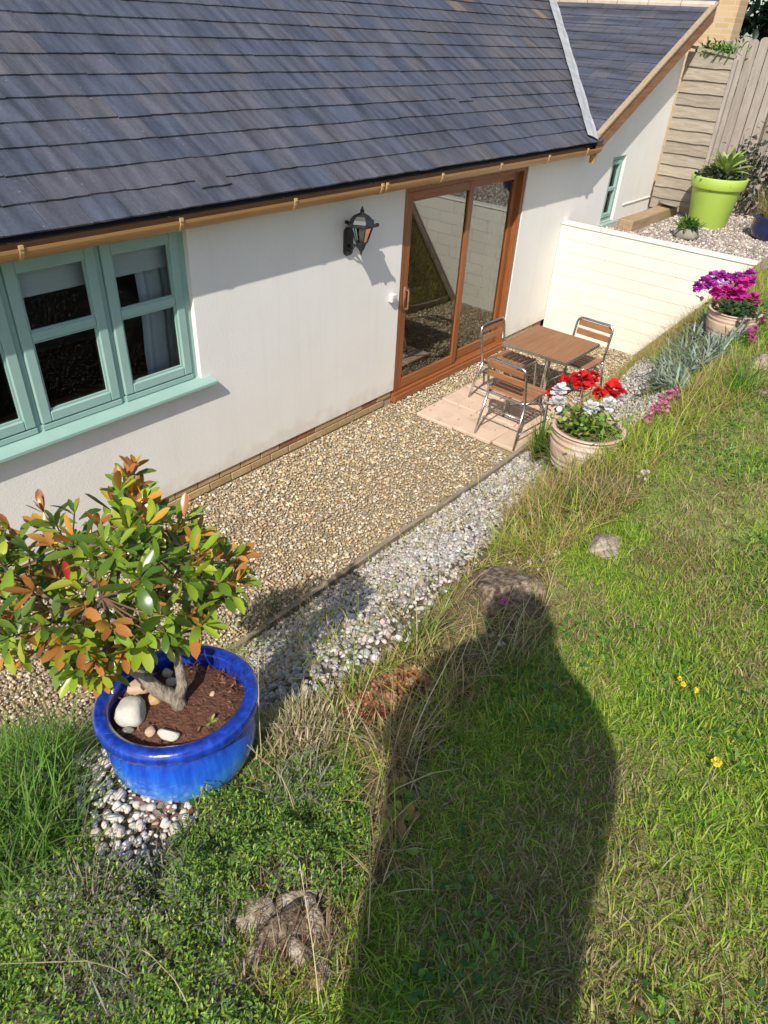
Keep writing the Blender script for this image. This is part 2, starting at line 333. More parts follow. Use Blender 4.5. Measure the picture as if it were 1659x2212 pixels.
def slate_mat():
    m, nt, b = new_mat('roof_slate'); L = nt.links.new
    a = N(nt, 'ShaderNodeAttribute', attribute_name='Col')
    tc = N(nt, 'ShaderNodeTexCoord'); geo = N(nt, 'ShaderNodeNewGeometry')
    mp = N(nt, 'ShaderNodeMapping'); mp.inputs['Scale'].default_value = (11, 1.3, 1.8); L(geo.outputs['Position'], mp.inputs[0])
    nz = N(nt, 'ShaderNodeTexNoise', Scale=1.0, Detail=5, Roughness=.6); L(mp.outputs[0], nz.inputs['Vector'])
    n2 = N(nt, 'ShaderNodeTexNoise', Scale=55, Detail=6, Roughness=.7); L(geo.outputs['Position'], n2.inputs['Vector'])
    mr = N(nt, 'ShaderNodeMapRange'); mr.inputs[1].default_value = .33; mr.inputs[2].default_value = .68; mr.inputs[3].default_value = .66; mr.inputs[4].default_value = 1.6
    L(nz.outputs[0], mr.inputs[0])
    m2 = N(nt, 'ShaderNodeMapRange'); m2.inputs[1].default_value = .3; m2.inputs[2].default_value = .7; m2.inputs[3].default_value = .82; m2.inputs[4].default_value = 1.2; L(n2.outputs[0], m2.inputs[0])
    mm = N(nt, 'ShaderNodeMath', operation='MULTIPLY'); L(mr.outputs[0], mm.inputs[0]); L(m2.outputs[0], mm.inputs[1])
    hs = N(nt, 'ShaderNodeHueSaturation'); L(mm.outputs[0], hs.inputs['Value']); L(a.outputs[0], hs.inputs['Color'])
    n3 = N(nt, 'ShaderNodeTexNoise', Scale=38, Detail=2); L(geo.outputs['Position'], n3.inputs['Vector'])      # small pale lichen spots
    r3 = N(nt, 'ShaderNodeMapRange'); r3.inputs[1].default_value = .74; r3.inputs[2].default_value = .77; r3.inputs[4].default_value = .55; L(n3.outputs[0], r3.inputs[0])
    mx = N(nt, 'ShaderNodeMixRGB'); mx.inputs[2].default_value = (.32, .31, .27, 1); L(r3.outputs[0], mx.inputs[0]); L(hs.outputs[0], mx.inputs[1])
    L(mx.outputs[0], b.inputs['Base Color']); b.inputs['Roughness'].default_value = .5; b.inputs['Specular IOR Level'].default_value = .45
    bn = N(nt, 'ShaderNodeBump', Strength=.25, Distance=.004); L(n2.outputs[0], bn.inputs['Height']); L(bn.outputs[0], b.inputs['Normal'])
    return m
M['slate'] = slate_mat()

def neighbour_brick():
    m, nt, b = new_mat('far_tan_brickwork'); L = nt.links.new
    tc = N(nt, 'ShaderNodeTexCoord'); sx = N(nt, 'ShaderNodeSeparateXYZ'); mp = N(nt, 'ShaderNodeCombineXYZ'); L(tc.outputs['Object'], sx.inputs[0]); L(sx.outputs[1], mp.inputs[0]); L(sx.outputs[2], mp.inputs[1])
    br = N(nt, 'ShaderNodeTexBrick', Scale=1.0); br.inputs['Color1'].default_value = (.50, .33, .17, 1); br.inputs['Color2'].default_value = (.58, .40, .22, 1); br.inputs['Mortar'].default_value = (.52, .43, .31, 1)
    br.inputs['Brick Width'].default_value = .225; br.inputs['Row Height'].default_value = .075; br.inputs['Mortar Size'].default_value = .008
    L(mp.outputs[0], br.inputs[0]); L(br.outputs[0], b.inputs['Base Color']); b.inputs['Roughness'].default_value = .9
    return m
M['farbrick'] = neighbour_brick()

# =============================================================== SETTING
base = MB(); base.add([(-60, -60, -.35), (60, -60, -.35), (60, 60, -.35), (-60, 60, -.35)], [(0, 1, 2, 3)])
tag(base.build('ground', M['soil']), kind='structure')

def grid_sheet(name, xs, ys, hf, mat):
    X, Y = np.meshgrid(xs, ys); Z = hf(X, Y); V = np.stack([X.ravel(), Y.ravel(), np.asarray(Z).ravel()], 1)
    nx = len(xs); ny = len(ys); i = np.arange((ny-1)*nx).reshape(ny-1, nx)[:, :-1].ravel()
    o = np_mesh(name, V, [np.stack([i, i+1, i+nx+1, i+nx], 1)], mat, smooth_=True); o['kind'] = 'structure'; return o
xs = np.concatenate([np.linspace(-14, -6.6, 20), np.arange(-6.5, 3.16, .045)]); xs[-1] = 3.16
ys = np.concatenate([np.linspace(-16, -6.6, 24), np.arange(-6.5, -.95, .045)])
lawn_bank = grid_sheet('lawn', xs, ys, lambda x, y: np.where(-y-edge_y(x) <= 0.0, -.03, gh(x, y)-.004), M['thatch'])
patio = MB(); patio.add([(-8, -1.75, -.012), (3.16, -1.75, -.012), (3.16, -.5, -.012), (3.16, -.15, -.045), (3.16, .2, -.045), (-8, .2, -.045), (-8, -.15, -.045), (-8, -.5, -.012)], [(0, 1, 2, 7), (7, 2, 3, 6), (6, 3, 4, 5)])
patio = tag(patio.build('patio', M['under_gravel']), kind='structure')
def terr_h(x, y): return 1.15+.55*smooth((-y-2.5)/1.2)+.02*(fbm(x*3, y*3)-.5)
terrace = grid_sheet('terrace', np.arange(3.25, 14.3, .25), np.arange(-9, .26, .2), terr_h, M['terrace'])

# ------------------------------------------------------------- the house
house = thing('cottage', 'white rendered cottage with slate roof, sage green windows and brown sliding door', 'house', (0, 0, 0))
WT = 2.20
EAVE = (-.245, 2.262); PITCH = .58; LEAN = math.atan(PITCH)
def roofz(y): return EAVE[1]+(y-EAVE[0])*PITCH
GX0, GZ0, GS = 3.2, 2.285, .495
def gablez(x): return GZ0+(x-GX0)*GS
APX = 5.98
DOOR = (0.0, 2.15, 0.0, 2.09); WIN = (-4.80, -2.36, .985, 2.12); SLIT = (4.31, 4.72, 1.17, 1.985)
WR = 5.92
def wall_grid(mb, x0, x1, z0, z1, holes, rev=.11):
    X = sorted({x0, x1, *[h[0] for h in holes], *[h[1] for h in holes]}); Z = sorted({z0, z1, *[max(h[2], z0) for h in holes], *[h[3] for h in holes]})
    for i in range(len(X)-1):
        for j in range(len(Z)-1):
            cx = (X[i]+X[i+1])/2; cz = (Z[j]+Z[j+1])/2
            if any(h[0] < cx < h[1] and h[2] < cz < h[3] for h in holes): continue
            mb.add([(X[i], 0, Z[j]), (X[i+1], 0, Z[j]), (X[i+1], 0, Z[j+1]), (X[i], 0, Z[j+1])], [(0, 1, 2, 3)])
    for (a, b_, c, d) in holes:
        c = max(c, z0)
        for q in ([(a, c), (a, d)], [(b_, d), (b_, c)], [(a, d), (b_, d)])+(([(b_, c), (a, c)],) if c > z0 else ()):
            (p0, q0), (p1, q1) = q
            mb.add([(p0, 0, q0), (p1, 0, q1), (p1, rev, q1), (p0, rev, q0)], [(0, 1, 2, 3)])
w = MB(); wall_grid(w, -6.5, WR, .12, WT, [DOOR, WIN, SLIT])
w.add([(3.4, 0, WT), (WR, 0, WT), (WR, 0, gablez(WR)-.05), (3.4, 0, gablez(3.4)-.05)], [(0, 1, 2, 3)])
w.add([(-6.5, 0, .12), (DOOR[0], 0, .12), (DOOR[0], .03, .12), (-6.5, .03, .12)], [(0, 1, 2, 3)])     # drip edge of the render
w.add([(DOOR[1], 0, .12), (3.2, 0, .12), (3.2, .03, .12), (DOOR[1], .03, .12)], [(0, 1, 2, 3)])
w.add([(WR, 0, .12), (WR, 5, .12), (WR, 5, 3.6), (WR, 0, 3.6)], [(0, 1, 2, 3)])
w.add([(-6.5, 0, -.1), (-6.5, 6.6, -.1), (-6.5, 6.6, 2.3), (-6.5, 3.2, 4.2), (-6.5, 0, 2.3)], [(0, 1, 2, 3, 4)])
w.add([(-6.5, 6.6, -.1), (8, 6.6, -.1), (8, 6.6, 2.3), (-6.5, 6.6, 2.3)], [(0, 1, 2, 3)])
wall = w.build('wall', stained_render(), house)
# rendered-over plinth line low on the gable
pb = MB(); pb.b2(4.95, 5.90, -.014, -.001, 1.33, 1.342); pb.build('render_bead', M['render'], house)

# brick plinth
pw = MB(); pw.b2(-6.5, DOOR[0], .032, .12, -.1, .119); pw.b2(DOOR[1], 3.16, .032, .12, -.1, .119)
plinth = pw.build('brick_plinth', M['mortar'], house)
def brickmesh(name, mat, L_=.215, H=.064, D=.03, bev=.004):
    mb = MB(); mb.box((0, 0, 0), (L_, D, H)); me = mb.mesh(name, mat); bm = bmesh.new(); bm.from_mesh(me); bmesh.ops.recalc_face_normals(bm, faces=bm.faces)
    bmesh.ops.bevel(bm, geom=list(bm.edges), offset=bev, segments=1, affect='EDGES'); bm.to_mesh(me); bm.free(); return me
bt = brickmesh('brick', M['brick_tan']); brd = brickmesh('brick', M['brick_red'])
for row in range(2):
    x = -4.75+(.11 if row else 0)
    while x < 3.1:
        if (x+.1 < DOOR[0]) or (x-.1 > DOOR[1] and x+.1 < 3.16):
            red = random.random() < .03
            if row == 1 and (abs(x+.42) < .12 or abs(x+1.5) < .12 or abs(x-2.95) < .12): red = True
            o = bpy.data.objects.new('brick', brd if red else bt); o.location = (x, .030+random.uniform(-.002, .002), .008+.075*row); link(o, plinth)
        x += .2255

# roof decks
rd = MB()
rd.add([(-6.7, EAVE[0]+.02, roofz(EAVE[0])-.035), (3.25, EAVE[0]+.02, roofz(EAVE[0])-.035), (GX0+(3.64-GZ0)/GS, EAVE[0]+(3.64-EAVE[1])/PITCH, 3.605), (7, EAVE[0]+(3.64-EAVE[1])/PITCH, 3.605), (7, 3.2, roofz(3.2)-.035), (-6.7, 3.2, roofz(3.2)-.035)], [(0, 1, 2, 3, 4, 5)])
rd.add([(-6.7, 3.2, roofz(3.2)-.035), (7, 3.2, roofz(3.2)-.035), (7, 6.8, 2.2), (-6.7, 6.8, 2.2)], [(0, 1, 2, 3)])
roof = rd.build('roof', M['felt'], house)
gd = MB()
gd.add([(GX0-.1, -.19, gablez(GX0-.1)-.03), (APX, -.19, gablez(APX)-.03), (APX, 4.6, gablez(APX)-.03), (GX0-.1, 4.6, gablez(GX0-.1)-.03)], [(0, 1, 2, 3)])
groof = gd.build('gable_roof', M['felt'], house)

TINTS = [(.082, .086, .112), (.070, .078, .108), (.098, .094, .114), (.112, .102, .114), (.064, .076, .108), (.090, .088, .102), (.078, .088, .118), (.106, .100, .112), (.074, .078, .098), (.125, .108, .106), (.066, .082, .116), (.088, .092, .12)]
SL, SW, ST = .36, .246, .011
def slate_mesh(i, brown=False):
    r = random.Random(i*7+3); V = []; n = 4
    for zz in (0, -ST):
        for k in range(n): V.append((-SW/2+SW*k/(n-1), (r.uniform(-.004, .004) if 0 < k < n-1 else r.uniform(-.002, .003)), zz))
        V.append((SW/2, SL, zz)); V.append((-SW/2, SL, zz))
    F = [(0, 1, 2, 3, 4, 5), (11, 10, 9, 8, 7, 6)]+[(j, j+6, (j+1) % 6+6, (j+1) % 6) for j in range(6)]
    c = (.15, .115, .09) if brown else tuple((.5*t_+.5*m_)*k_ for t_, m_, k_ in zip(TINTS[i % 12], (.080, .083, .098), (.80, .81, .84)))
    mb = MB(); mb.add(V, F, 0, c); return mb
SLM = [slate_mesh(i) for i in range(12)]; BRN = slate_mesh(5, True)
for mb in SLM+[BRN]: mb.me = mb.mesh('slate', M['slate']); bm = bmesh.new(); bm.from_mesh(mb.me); bmesh.ops.recalc_face_normals(bm, faces=bm.faces); bm.to_mesh(mb.me); bm.free()
EXPO = .2085
slates = []       # (matrix, variant, on gable)
tiltx = math.atan(.0115/EXPO)
cosL, sinL = math.cos(LEAN), math.sin(LEAN)
for i in range(16):
    s0 = i*EXPO; y = EAVE[0]+s0*cosL; z = EAVE[1]+s0*sinL+.006
    xv = GX0+(z-GZ0)/GS+.12
    x = -5.3+(.123 if i % 2 else 0)+random.uniform(-.03, .03)
    while x < min(xv, 6.0):
        slip = 0
        if i == 1 and abs(x+2.10) < .125: slip = -.075
        if i == 4 and abs(x-1.42) < .125: slip = -.06
        mtx = Matrix.Translation((x, y, z)) @ Matrix.Rotation(LEAN-tiltx, 4, 'X') @ Matrix.Translation((0, slip+random.uniform(-.004, .004), random.uniform(0, .0025)+(.002 if slip else 0))) @ Matrix.Rotation(random.uniform(-.006, .006), 4, 'Z')
        var = random.randrange(12)
        if slip == 0 and i >= 5 and random.random() < .03: var = -1
        slates.append((mtx, var, 0)); x += .2505
GL = math.atan(GS); cG, sG = math.cos(GL), math.sin(GL)
for i in range(15):
    s0 = i*EXPO; x = GX0-.02+s0*cG; z = gablez(GX0-.02)+s0*sG+.006
    yv = EAVE[0]+(z-EAVE[1])/PITCH+.25
    y = -.19+.125+(.123 if i % 2 else 0)
    if i % 2: slates.append((Matrix.Translation((x, -.19+.062, z)) @ Matrix.Rotation(-GL+tiltx, 4, 'Y') @ Matrix.Rotation(R_(-90), 4, 'Z') @ Matrix.Diagonal((.49, 1, 1, 1)), random.randrange(12), 1))
    while y < yv+.1:
        mtx = Matrix.Translation((x, y, z)) @ Matrix.Rotation(-GL+tiltx, 4, 'Y') @ Matrix.Rotation(R_(-90), 4, 'Z') @ Matrix.Translation((0, random.uniform(-.003, .003), random.uniform(0, .002)))
        slates.append((mtx, random.randrange(12), 1)); y += .2505
def dist(s): return (np.linalg.norm(np.array(s[0].translation)-CAM))
def inview(s):
    u, v, d = project(np.array(s[0].translation)); return -60 < u < 1720 and v > -40
main = sorted([s for s in slates if not s[2]], key=lambda s: (not inview(s), dist(s)))
near = main[:300]; rest = main[300:]; gab = [s for s in slates if s[2]]
for mtx, var, g in near:
    o = bpy.data.objects.new('slate', (BRN if var < 0 else SLM[var]).me); o.matrix_world = mtx; link(o, roof)
for mtx, var, g in gab:
    o = bpy.data.objects.new('slate', SLM[var].me); o.matrix_world = mtx; link(o, groof)
rs = MB()
for mtx, var, g in rest:
    src = BRN if var < 0 else SLM[var]; n = len(rs.v)
    rs.v += [tuple(mtx @ Vector(p)) for p in src.v]; rs.f += [tuple(a+n for a in f) for f in src.f]; rs.mi += [0]*len(src.f); rs.c += src.c
tag(rs.build('slates', M['slate'], roof), kind='stuff')
# lead valley
def valley(z): return np.array([GX0+(z-GZ0)/GS, EAVE[0]+(z-EAVE[1])/PITCH, z])
vl = MB(); zz = np.linspace(2.27, 3.62, 14); V = []; dirv = valley(3.6)-valley(2.3); dirv /= np.linalg.norm(dirv)
nm = np.array([0, -sinL, cosL]); ng = np.array([-sG, 0, cG])
am = np.cross(nm, dirv); am *= -np.sign(am[0]); am /= np.linalg.norm(am)
ag = np.cross(ng, dirv); ag *= np.sign(ag[0]); ag /= np.linalg.norm(ag)
for q, z in enumerate(zz):
    p = valley(z); j = .006*math.sin(q*2.3)
    V += [p+am*(.125+j)+nm*.026, p+am*.06+nm*(.034+j), p+nm*.018+ng*.018, p+ag*(.035+j)+ng*.024]
F = [(4*q+k, 4*q+k+1, 4*q+k+5, 4*q+k+4) for q in range(13) for k in range(3)]
vl.add(V, F); vl.build('lead_valley', M['lead'], house)
# ridge of the gable
rg = MB()
for k in range(10):
    y0 = -.21+k*.45; rg.tube([(APX, y0, gablez(APX)-.015), (APX, y0+.44, gablez(APX)-.015)], .055, 10)
rg.build('ridge_tiles', M['ridge'], house)
# barge board, soffit
bb = MB()
p0 = np.array([GX0+.06, -.2, gablez(GX0+.06)]); p1 = np.array([APX+.03, -.2, gablez(APX+.03)])
bb.add([p0+[0, -.022, -.20], p1+[0, -.022, -.20], p1+[0, -.022, -.03], p0+[0, -.022, -.03], p0+[0, 0, -.20], p1+[0, 0, -.20], p1+[0, 0, -.03], p0+[0, 0, -.03]], [(0, 1, 2, 3), (4, 7, 6, 5), (0, 4, 5, 1), (3, 2, 6, 7), (0, 3, 7, 4), (1, 5, 6, 2)])
bb.build('barge_board', M['barge'], house)
bc = MB()
bc.add([p0+[0, -.035, -.01], p1+[0, -.035, -.01], p1+[0, -.035, .018], p0+[0, -.035, .018], p0+[0, .03, -.03], p1+[0, .03, -.03], p1+[0, .03, .026], p0+[0, .03, .026]], [(0, 1, 2, 3), (4, 7, 6, 5), (0, 4, 5, 1), (3, 2, 6, 7), (0, 3, 7, 4), (1, 5, 6, 2)])
bc.build('verge_strip', M['verge'], house)
so = MB(); so.add([p0+[0, 0.001, -.17], p1+[0, 0.001, -.17], p1+[0, .22, -.17], p0+[0, .22, -.17]], [(0, 1, 2, 3)])
so.b2(-6.5, 3.3, -.09, 0.0, 2.155, 2.175); so.build('soffit', M['barge'], house)
fa = MB(); fa.b2(-6.5, 3.32, -.115, -.092, 2.12, 2.265); fa.build('fascia', M['barge'], house)
# gutter: an open half round
gt = MB(); GXs = (-6.5, 3.36); gy, gz, gr = -.188, 2.195, .062
V = []; n = 12
for gx in GXs:
    for rr in (gr, gr-.006):
        for k in range(n+1):
            q = math.pi+math.pi*k/n; V.append((gx, gy+rr*math.cos(q), gz+rr*1.15*math.sin(q)))
F = []; m_ = 2*(n+1)
for k in range(n):
    F += [(k, k+1, m_+k+1, m_+k), (n+1+k, m_+n+1+k, m_+n+2+k, n+2+k)]
F += [(0, m_, m_+n+1, n+1), (n, 2*n+1, m_+2*n+1, m_+n)]
gt.add(V, F)
gt.add([(3.36, gy+gr*math.cos(math.pi+math.pi*k/n), gz+gr*1.15*math.sin(math.pi+math.pi*k/n)) for k in range(n+1)], [tuple(range(n+1))])
gutter = gt.build('gutter', M['gutter'], house)
for bx_ in (-4.55, -3.58, -2.56, -1.58, -.62, -.56, .2, 1.16, 2.1, 2.99):
    br = MB(); V = []
    wd = .011
    for gx in (bx_-wd, bx_+wd):
        for k in range(9):
            q = math.pi+math.pi*k/8; V.append((gx, gy+(gr+.007)*math.cos(q), gz+.006+(gr+.007)*1.18*math.sin(q)))
        for k in range(9):
            q = math.pi+math.pi*k/8; V.append((gx, gy+(gr+.001)*math.cos(q), gz+.006+(gr+.001)*1.16*math.sin(q)))
    F = [(k, k+1, 18+k+1, 18+k) for k in range(8)]+[(k, 9+k, 10+k, k+1) for k in range(8)]+[(18+k, 19+k, 28+k, 27+k) for k in range(8)]+[(9+k, 27+k, 28+k, 10+k) for k in range(8)]
    br.add(V, F); br.box((bx_, gy-gr-.002, gz+.008), (.024, .014, .02)); br.build('gutter_bracket', M['bracket'], gutter)
ob = MB(); ob.lathe([(.036, 0), (.036, .07), (.05, .08), (.05, .12)], (3.3, gy+.01, 2.03), 14); ob.build('gutter_outlet', M['gutter'], gutter)

# ------------------------------------------------------------- casement window
def frame_rect(mb, x0, x1, z0, z1, wd, y0, y1, sides='LRTB'):
    if 'L' in sides: mb.b2(x0, x0+wd, y0, y1, z0, z1)
    if 'R' in sides: mb.b2(x1-wd, x1, y0, y1, z0, z1)
    a = x0+(wd if 'L' in sides else 0); b_ = x1-(wd if 'R' in sides else 0)
    if 'T' in sides: mb.b2(a, b_, y0, y1, z1-wd, z1)
    if 'B' in sides: mb.b2(a, b_, y0, y1, z0, z0+wd)
def pane(name, x0, x1, z0, z1, y, mat, parent):
    p = MB(); p.add([(x0, y, z0), (x1, y, z0), (x1, y, z1), (x0, y, z1)], [(0, 1, 2, 3)]); return p.build(name, mat, parent)
window = thing('casement', None, None); COL.objects.unlink(window); bpy.data.objects.remove(window)
fm = MB(); frame_rect(fm, WIN[0], WIN[1], WIN[2], WIN[3], .05, .045, .108)
window = fm.build('window', M['teal'], house, bevel=.004); window['label'] = 'wide sage green casement window with two-pane lights'
for k in range(4):
    x1 = WIN[1]-.05-k*.6085; x0 = x1-.575+(.0)
    if k == 3: x0 = max(x0, WIN[0]+.05)
    if k < 3:
        mu = MB(); mu.b2(x0-.033, x0-.0005, .05, .106, WIN[2]+.051, WIN[3]-.051); mu.build('mullion', M['teal'], window)
    sm = MB(); z0, z1 = WIN[2]+.058, WIN[3]-.055; xa, xb = x0+.004, x1-.004
    frame_rect(sm, xa, xb, z0, z1, .068, .028, .092)
    sm.b2(xa+.069, xb-.069, .032, .088, 1.575, 1.632)
    sh = sm.build('sash', M['teal'], window, bevel=.006)
    gb = MB()        # glazing beads
    for (c, d) in ((z0+.068, 1.575), (1.632, z1-.068)): frame_rect(gb, xa+.0685, xb-.0685, c+.0005, d-.0005, .012, .044, .06)
    gb.build('glazing_bead', M['teal'], window)
    pane('pane', xa+.069, xb-.069, z0+.069, 1.574, .064, M['glass'], window); pane('pane', xa+.069, xb-.069, 1.633, z1-.069, .064, M['glass'], window)
    wb = MB(); wb.b2(xa, xb, .024, .05, WIN[2]+.018, WIN[2]+.05); wb.build('weather_bar', M['teal'], window)
sl = MB(); sl.add([(-4.95, -.075, .945), (-2.27, -.075, .945), (-2.27, -.075, .972), (-4.95, -.075, .972), (-4.95, .05, .955), (-2.27, .05, .955), (-2.27, .05, 1.0), (-4.95, .05, 1.0)], [(0, 1, 2, 3), (4, 7, 6, 5), (0, 4, 5, 1), (3, 2, 6, 7), (0, 3, 7, 4), (1, 5, 6, 2)])
sl.build('sill', M['teal'], window, bevel=.004)
def blind(x0, x1, z0, z1, y):
    b_ = MB(); nz_ = 5
    for k in range(nz_):
        a = z0+(z1-z0)*k/nz_; c = z0+(z1-z0)*(k+1)/nz_; b_.add([(x0, y, a), (x1, y, a), (x1, y+.006*(k % 2), c), (x0, y+.006*(k % 2), c)], [(0, 1, 2, 3)])
    return b_
blind(-4.75, -2.42, 1.805, 2.1, .16).build('roller_blind', M['blind'], house)
def curtain(x0, x1, y0, z0, z1, amp=.03, waves=4, gather=0.0):
    V = []; F = []; n = 36; mrows = 8
    for j in range(mrows+1):
        t = j/mrows; z = z0+(z1-z0)*t
        for k in range(n+1):
            s = k/n; g = 1-gather*math.sin(math.pi*min(1, (1-t)*1.3))*.4
            V.append((x1-(x1-x0)*s*g, y0+amp*math.sin(s*waves*2*math.pi+.4*t), z))
    for j in range(mrows):
        for k in range(n): F.append((j*(n+1)+k, j*(n+1)+k+1, (j+1)*(n+1)+k+1, (j+1)*(n+1)+k))
    c = MB(); c.add(V, F); return c
curtain(-2.66, -2.26, .24, .95, 2.0, .022, 3, .15).build('curtain', M['curtain'], house, True)
ws = MB(); ws.b2(-4.8, -2.36, .112, .42, .955, .985); ws.build('inner_sill', M['woodin'], house)
# dim rooms behind the glass
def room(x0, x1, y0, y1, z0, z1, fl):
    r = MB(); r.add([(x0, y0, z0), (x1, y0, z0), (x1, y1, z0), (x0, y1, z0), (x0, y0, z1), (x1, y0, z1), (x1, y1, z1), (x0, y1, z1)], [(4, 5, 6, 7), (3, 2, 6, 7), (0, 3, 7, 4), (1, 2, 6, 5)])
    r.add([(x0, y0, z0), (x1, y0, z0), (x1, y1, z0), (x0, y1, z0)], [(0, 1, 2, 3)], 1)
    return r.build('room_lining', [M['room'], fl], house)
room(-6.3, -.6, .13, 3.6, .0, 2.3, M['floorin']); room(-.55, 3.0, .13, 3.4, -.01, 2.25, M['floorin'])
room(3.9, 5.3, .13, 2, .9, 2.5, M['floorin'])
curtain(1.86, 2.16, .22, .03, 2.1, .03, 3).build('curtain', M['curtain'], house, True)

# ------------------------------------------------------------- slit window
sf = MB(); frame_rect(sf, SLIT[0], SLIT[1], SLIT[2], SLIT[3], .05, .035, .1)
slit = sf.build('window', M['teal'], house, bevel=.004); slit['label'] = 'narrow sage green window in the gable'
s2 = MB(); xa, xb, z0, z1 = SLIT[0]+.052, SLIT[1]-.052, SLIT[2]+.055, SLIT[3]-.052
frame_rect(s2, xa, xb, z0, z1, .05, .022, .08); s2.b2(xa+.05, xb-.05, .026, .078, 1.56, 1.605); s2.build('sash', M['teal'], slit, bevel=.005)
pane('pane', xa+.05, xb-.05, z0+.05, 1.56, .055, M['glass'], slit); pane('pane', xa+.05, xb-.05, 1.605, z1-.05, .055, M['glass'], slit)
s3 = MB(); s3.b2(SLIT[0]-.05, SLIT[1]+.05, -.065, .03, SLIT[2]-.045, SLIT[2]); s3.build('sill', M['teal'], slit, bevel=.005)
blind(4.36, 4.68, 1.2, 1.95, .14).build('blind', M['curtain'], house)

# ------------------------------------------------------------- sliding door
fd = MB(); frame_rect(fd, DOOR[0], DOOR[1], .075, DOOR[3], .062, .012, .125, 'LRT'); fd.b2(DOOR[0]+.0, DOOR[1], -.01, .13, -.02, .0745)
door = fd.build('sliding_door', M['oak'], house, bevel=.004); door['label'] = 'brown woodgrain sliding patio door with two tall panes'
def sash(x0, x1, y0, y1, nm_):
    s = MB(); z0, z1, wd = .08, DOOR[3]-.064, .088
    
    for xa_ in (x0, x1-wd):
        s = MB(); s.b2(xa_, xa_+wd, y0, y1, z0, z1); s.build('sash_stile', M['oak'], door, bevel=.005)
    for (za, zb) in ((z0, z0+.11), (z1-.088, z1)):
        s = MB(); s.b2(x0+wd, x1-wd, y0+.001, y1-.001, za, zb); s.build('sash_rail', M['oakh'], door, bevel=.005)
    pane('pane', x0+wd, x1-wd, z0+.11, z1-.088, (y0+y1)/2, M['glassdoor'], door)
sash(.066, 1.155, .022, .062, 'a'); sash(1.075, 2.085, .07, .11, 'b')
sd = MB(); sd.b2(-.005, 2.155, -.035, -.0105, -.02, .05); sd.build('sill_board', M['oakh'], door, bevel=.004)
hd = MB(); hx = .11; hd.tube([(hx, .02, .96), (hx, -.025, .96), (hx, -.03, .975), (hx, -.03, 1.13), (hx, -.025, 1.145), (hx, .02, 1.145)], .009, 8); hd.b2(hx-.018, hx+.018, .012, .022, .93, 1.175); hd.build('handle', M['barge'], door, True)

# =============================================================== THINGS BY THE HOUSE
def rock_mesh(name, size, seed, mat, sub=3, rough=.28, flat=.35, freq=1.6, facets=0):
    rr_ = random.Random(seed); cuts = []
    for _ in range(facets):
        nn = Vector((rr_.gauss(0, 1), rr_.gauss(0, 1), abs(rr_.gauss(0, .8)))).normalized(); cuts.append((nn, rr_.uniform(.55, .85)))
    bm = bmesh.new(); bmesh.ops.create_icosphere(bm, subdivisions=sub, radius=1)
    for v in bm.verts:
        p = v.co.copy(); q = p*freq+Vector((seed*3.1, seed*1.7, seed*.9))
        d = 1+rough*(mnoise.noise(q)+.5*mnoise.noise(q*2.3)+.25*mnoise.noise(q*5.1))
        p *= d
        if p.z < -flat: p.z = -flat-(p.z+flat)*.15*-1
        for (nn, off) in cuts:
            t_ = p.dot(nn)-off
            if t_ > 0: p -= nn*t_*.92
        v.co = Vector((p.x*size[0], p.y*size[1], p.z*size[2]))
    me = bpy.data.meshes.new(name); bm.to_mesh(me); bm.free(); me.materials.append(mat); me.shade_smooth(); return me
def place_mesh(name, me, loc, rot=(0, 0, 0), parent=None):
    o = bpy.data.objects.new(name, me); o.location = [float(c) for c in loc]; o.rotation_euler = rot; return link(o, parent)

# ---- white garden wall, block by block
gw = thing('garden_wall', 'cream painted block wall running out from the cottage beside the patio table', 'wall', (3.17, 0, 0))
core = MB(); core.b2(3.186, 3.325, -3.0, -.004, -.1, 1.325); core.build('wall_core', M['cream'], gw)
CH, BLn = .1465, .44
bl_mesh = {}
def blockmesh(L_):
    k = round(L_, 3)
    if k not in bl_mesh:
        mb = MB(); mb.box((0, 0, 0), (.03, L_-.0008, CH-.0018)); me = mb.mesh('block', M['cream']); bm = bmesh.new(); bm.from_mesh(me); bmesh.ops.recalc_face_normals(bm, faces=bm.faces)
        bmesh.ops.bevel(bm, geom=list(bm.edges), offset=.003, segments=2, affect='EDGES'); bm.to_mesh(me); bm.free(); bl_mesh[k] = me
    return bl_mesh[k]
for r in range(9):
    y = -.004; first = BLn if r % 2 else BLn/2
    while y > -2.95:
        L_ = first if y > -.01 else BLn
        o = bpy.data.objects.new('block', blockmesh(L_)); o.location = (.0155+random.uniform(-.0015, .0015), y-L_/2, .0+CH*(r+.5)); link(o, gw); y -= L_
cp = MB(); cp.b2(3.166, 3.335, -3.0, -.004, 1.3265, 1.353); cp.build('coping', M['cream'], gw, bevel=.008)
# sloping board along the foot of the bank
sb = MB(); a = np.array([3.10, -1.36, -.03]); b_ = np.array([3.10, -2.5, 1.45]); d = np.array([0, .06, .045])
sb.add([a, b_, b_+d*.8, a+d*.8, a+[.05, 0, 0], b_+[.05, 0, 0], b_+d*.8+[.05, 0, 0], a+d*.8+[.05, 0, 0]], [(0, 1, 2, 3), (4, 7, 6, 5), (0, 4, 5, 1), (3, 2, 6, 7), (0, 3, 7, 4), (1, 5, 6, 2)])
tag(sb.build('sloping_board', M['wood_edge'], bevel=.004), 'grey weathered board sloping up the bank against the cream wall', 'board')
es = MB(); es.b2(2.9, 3.45, -2.85, -2.45, 1.36, 1.41)
tag(es.build('stone_slab', M['greyrock'], bevel=.012), 'grey flat slab at the outer end of the cream wall', 'slab')

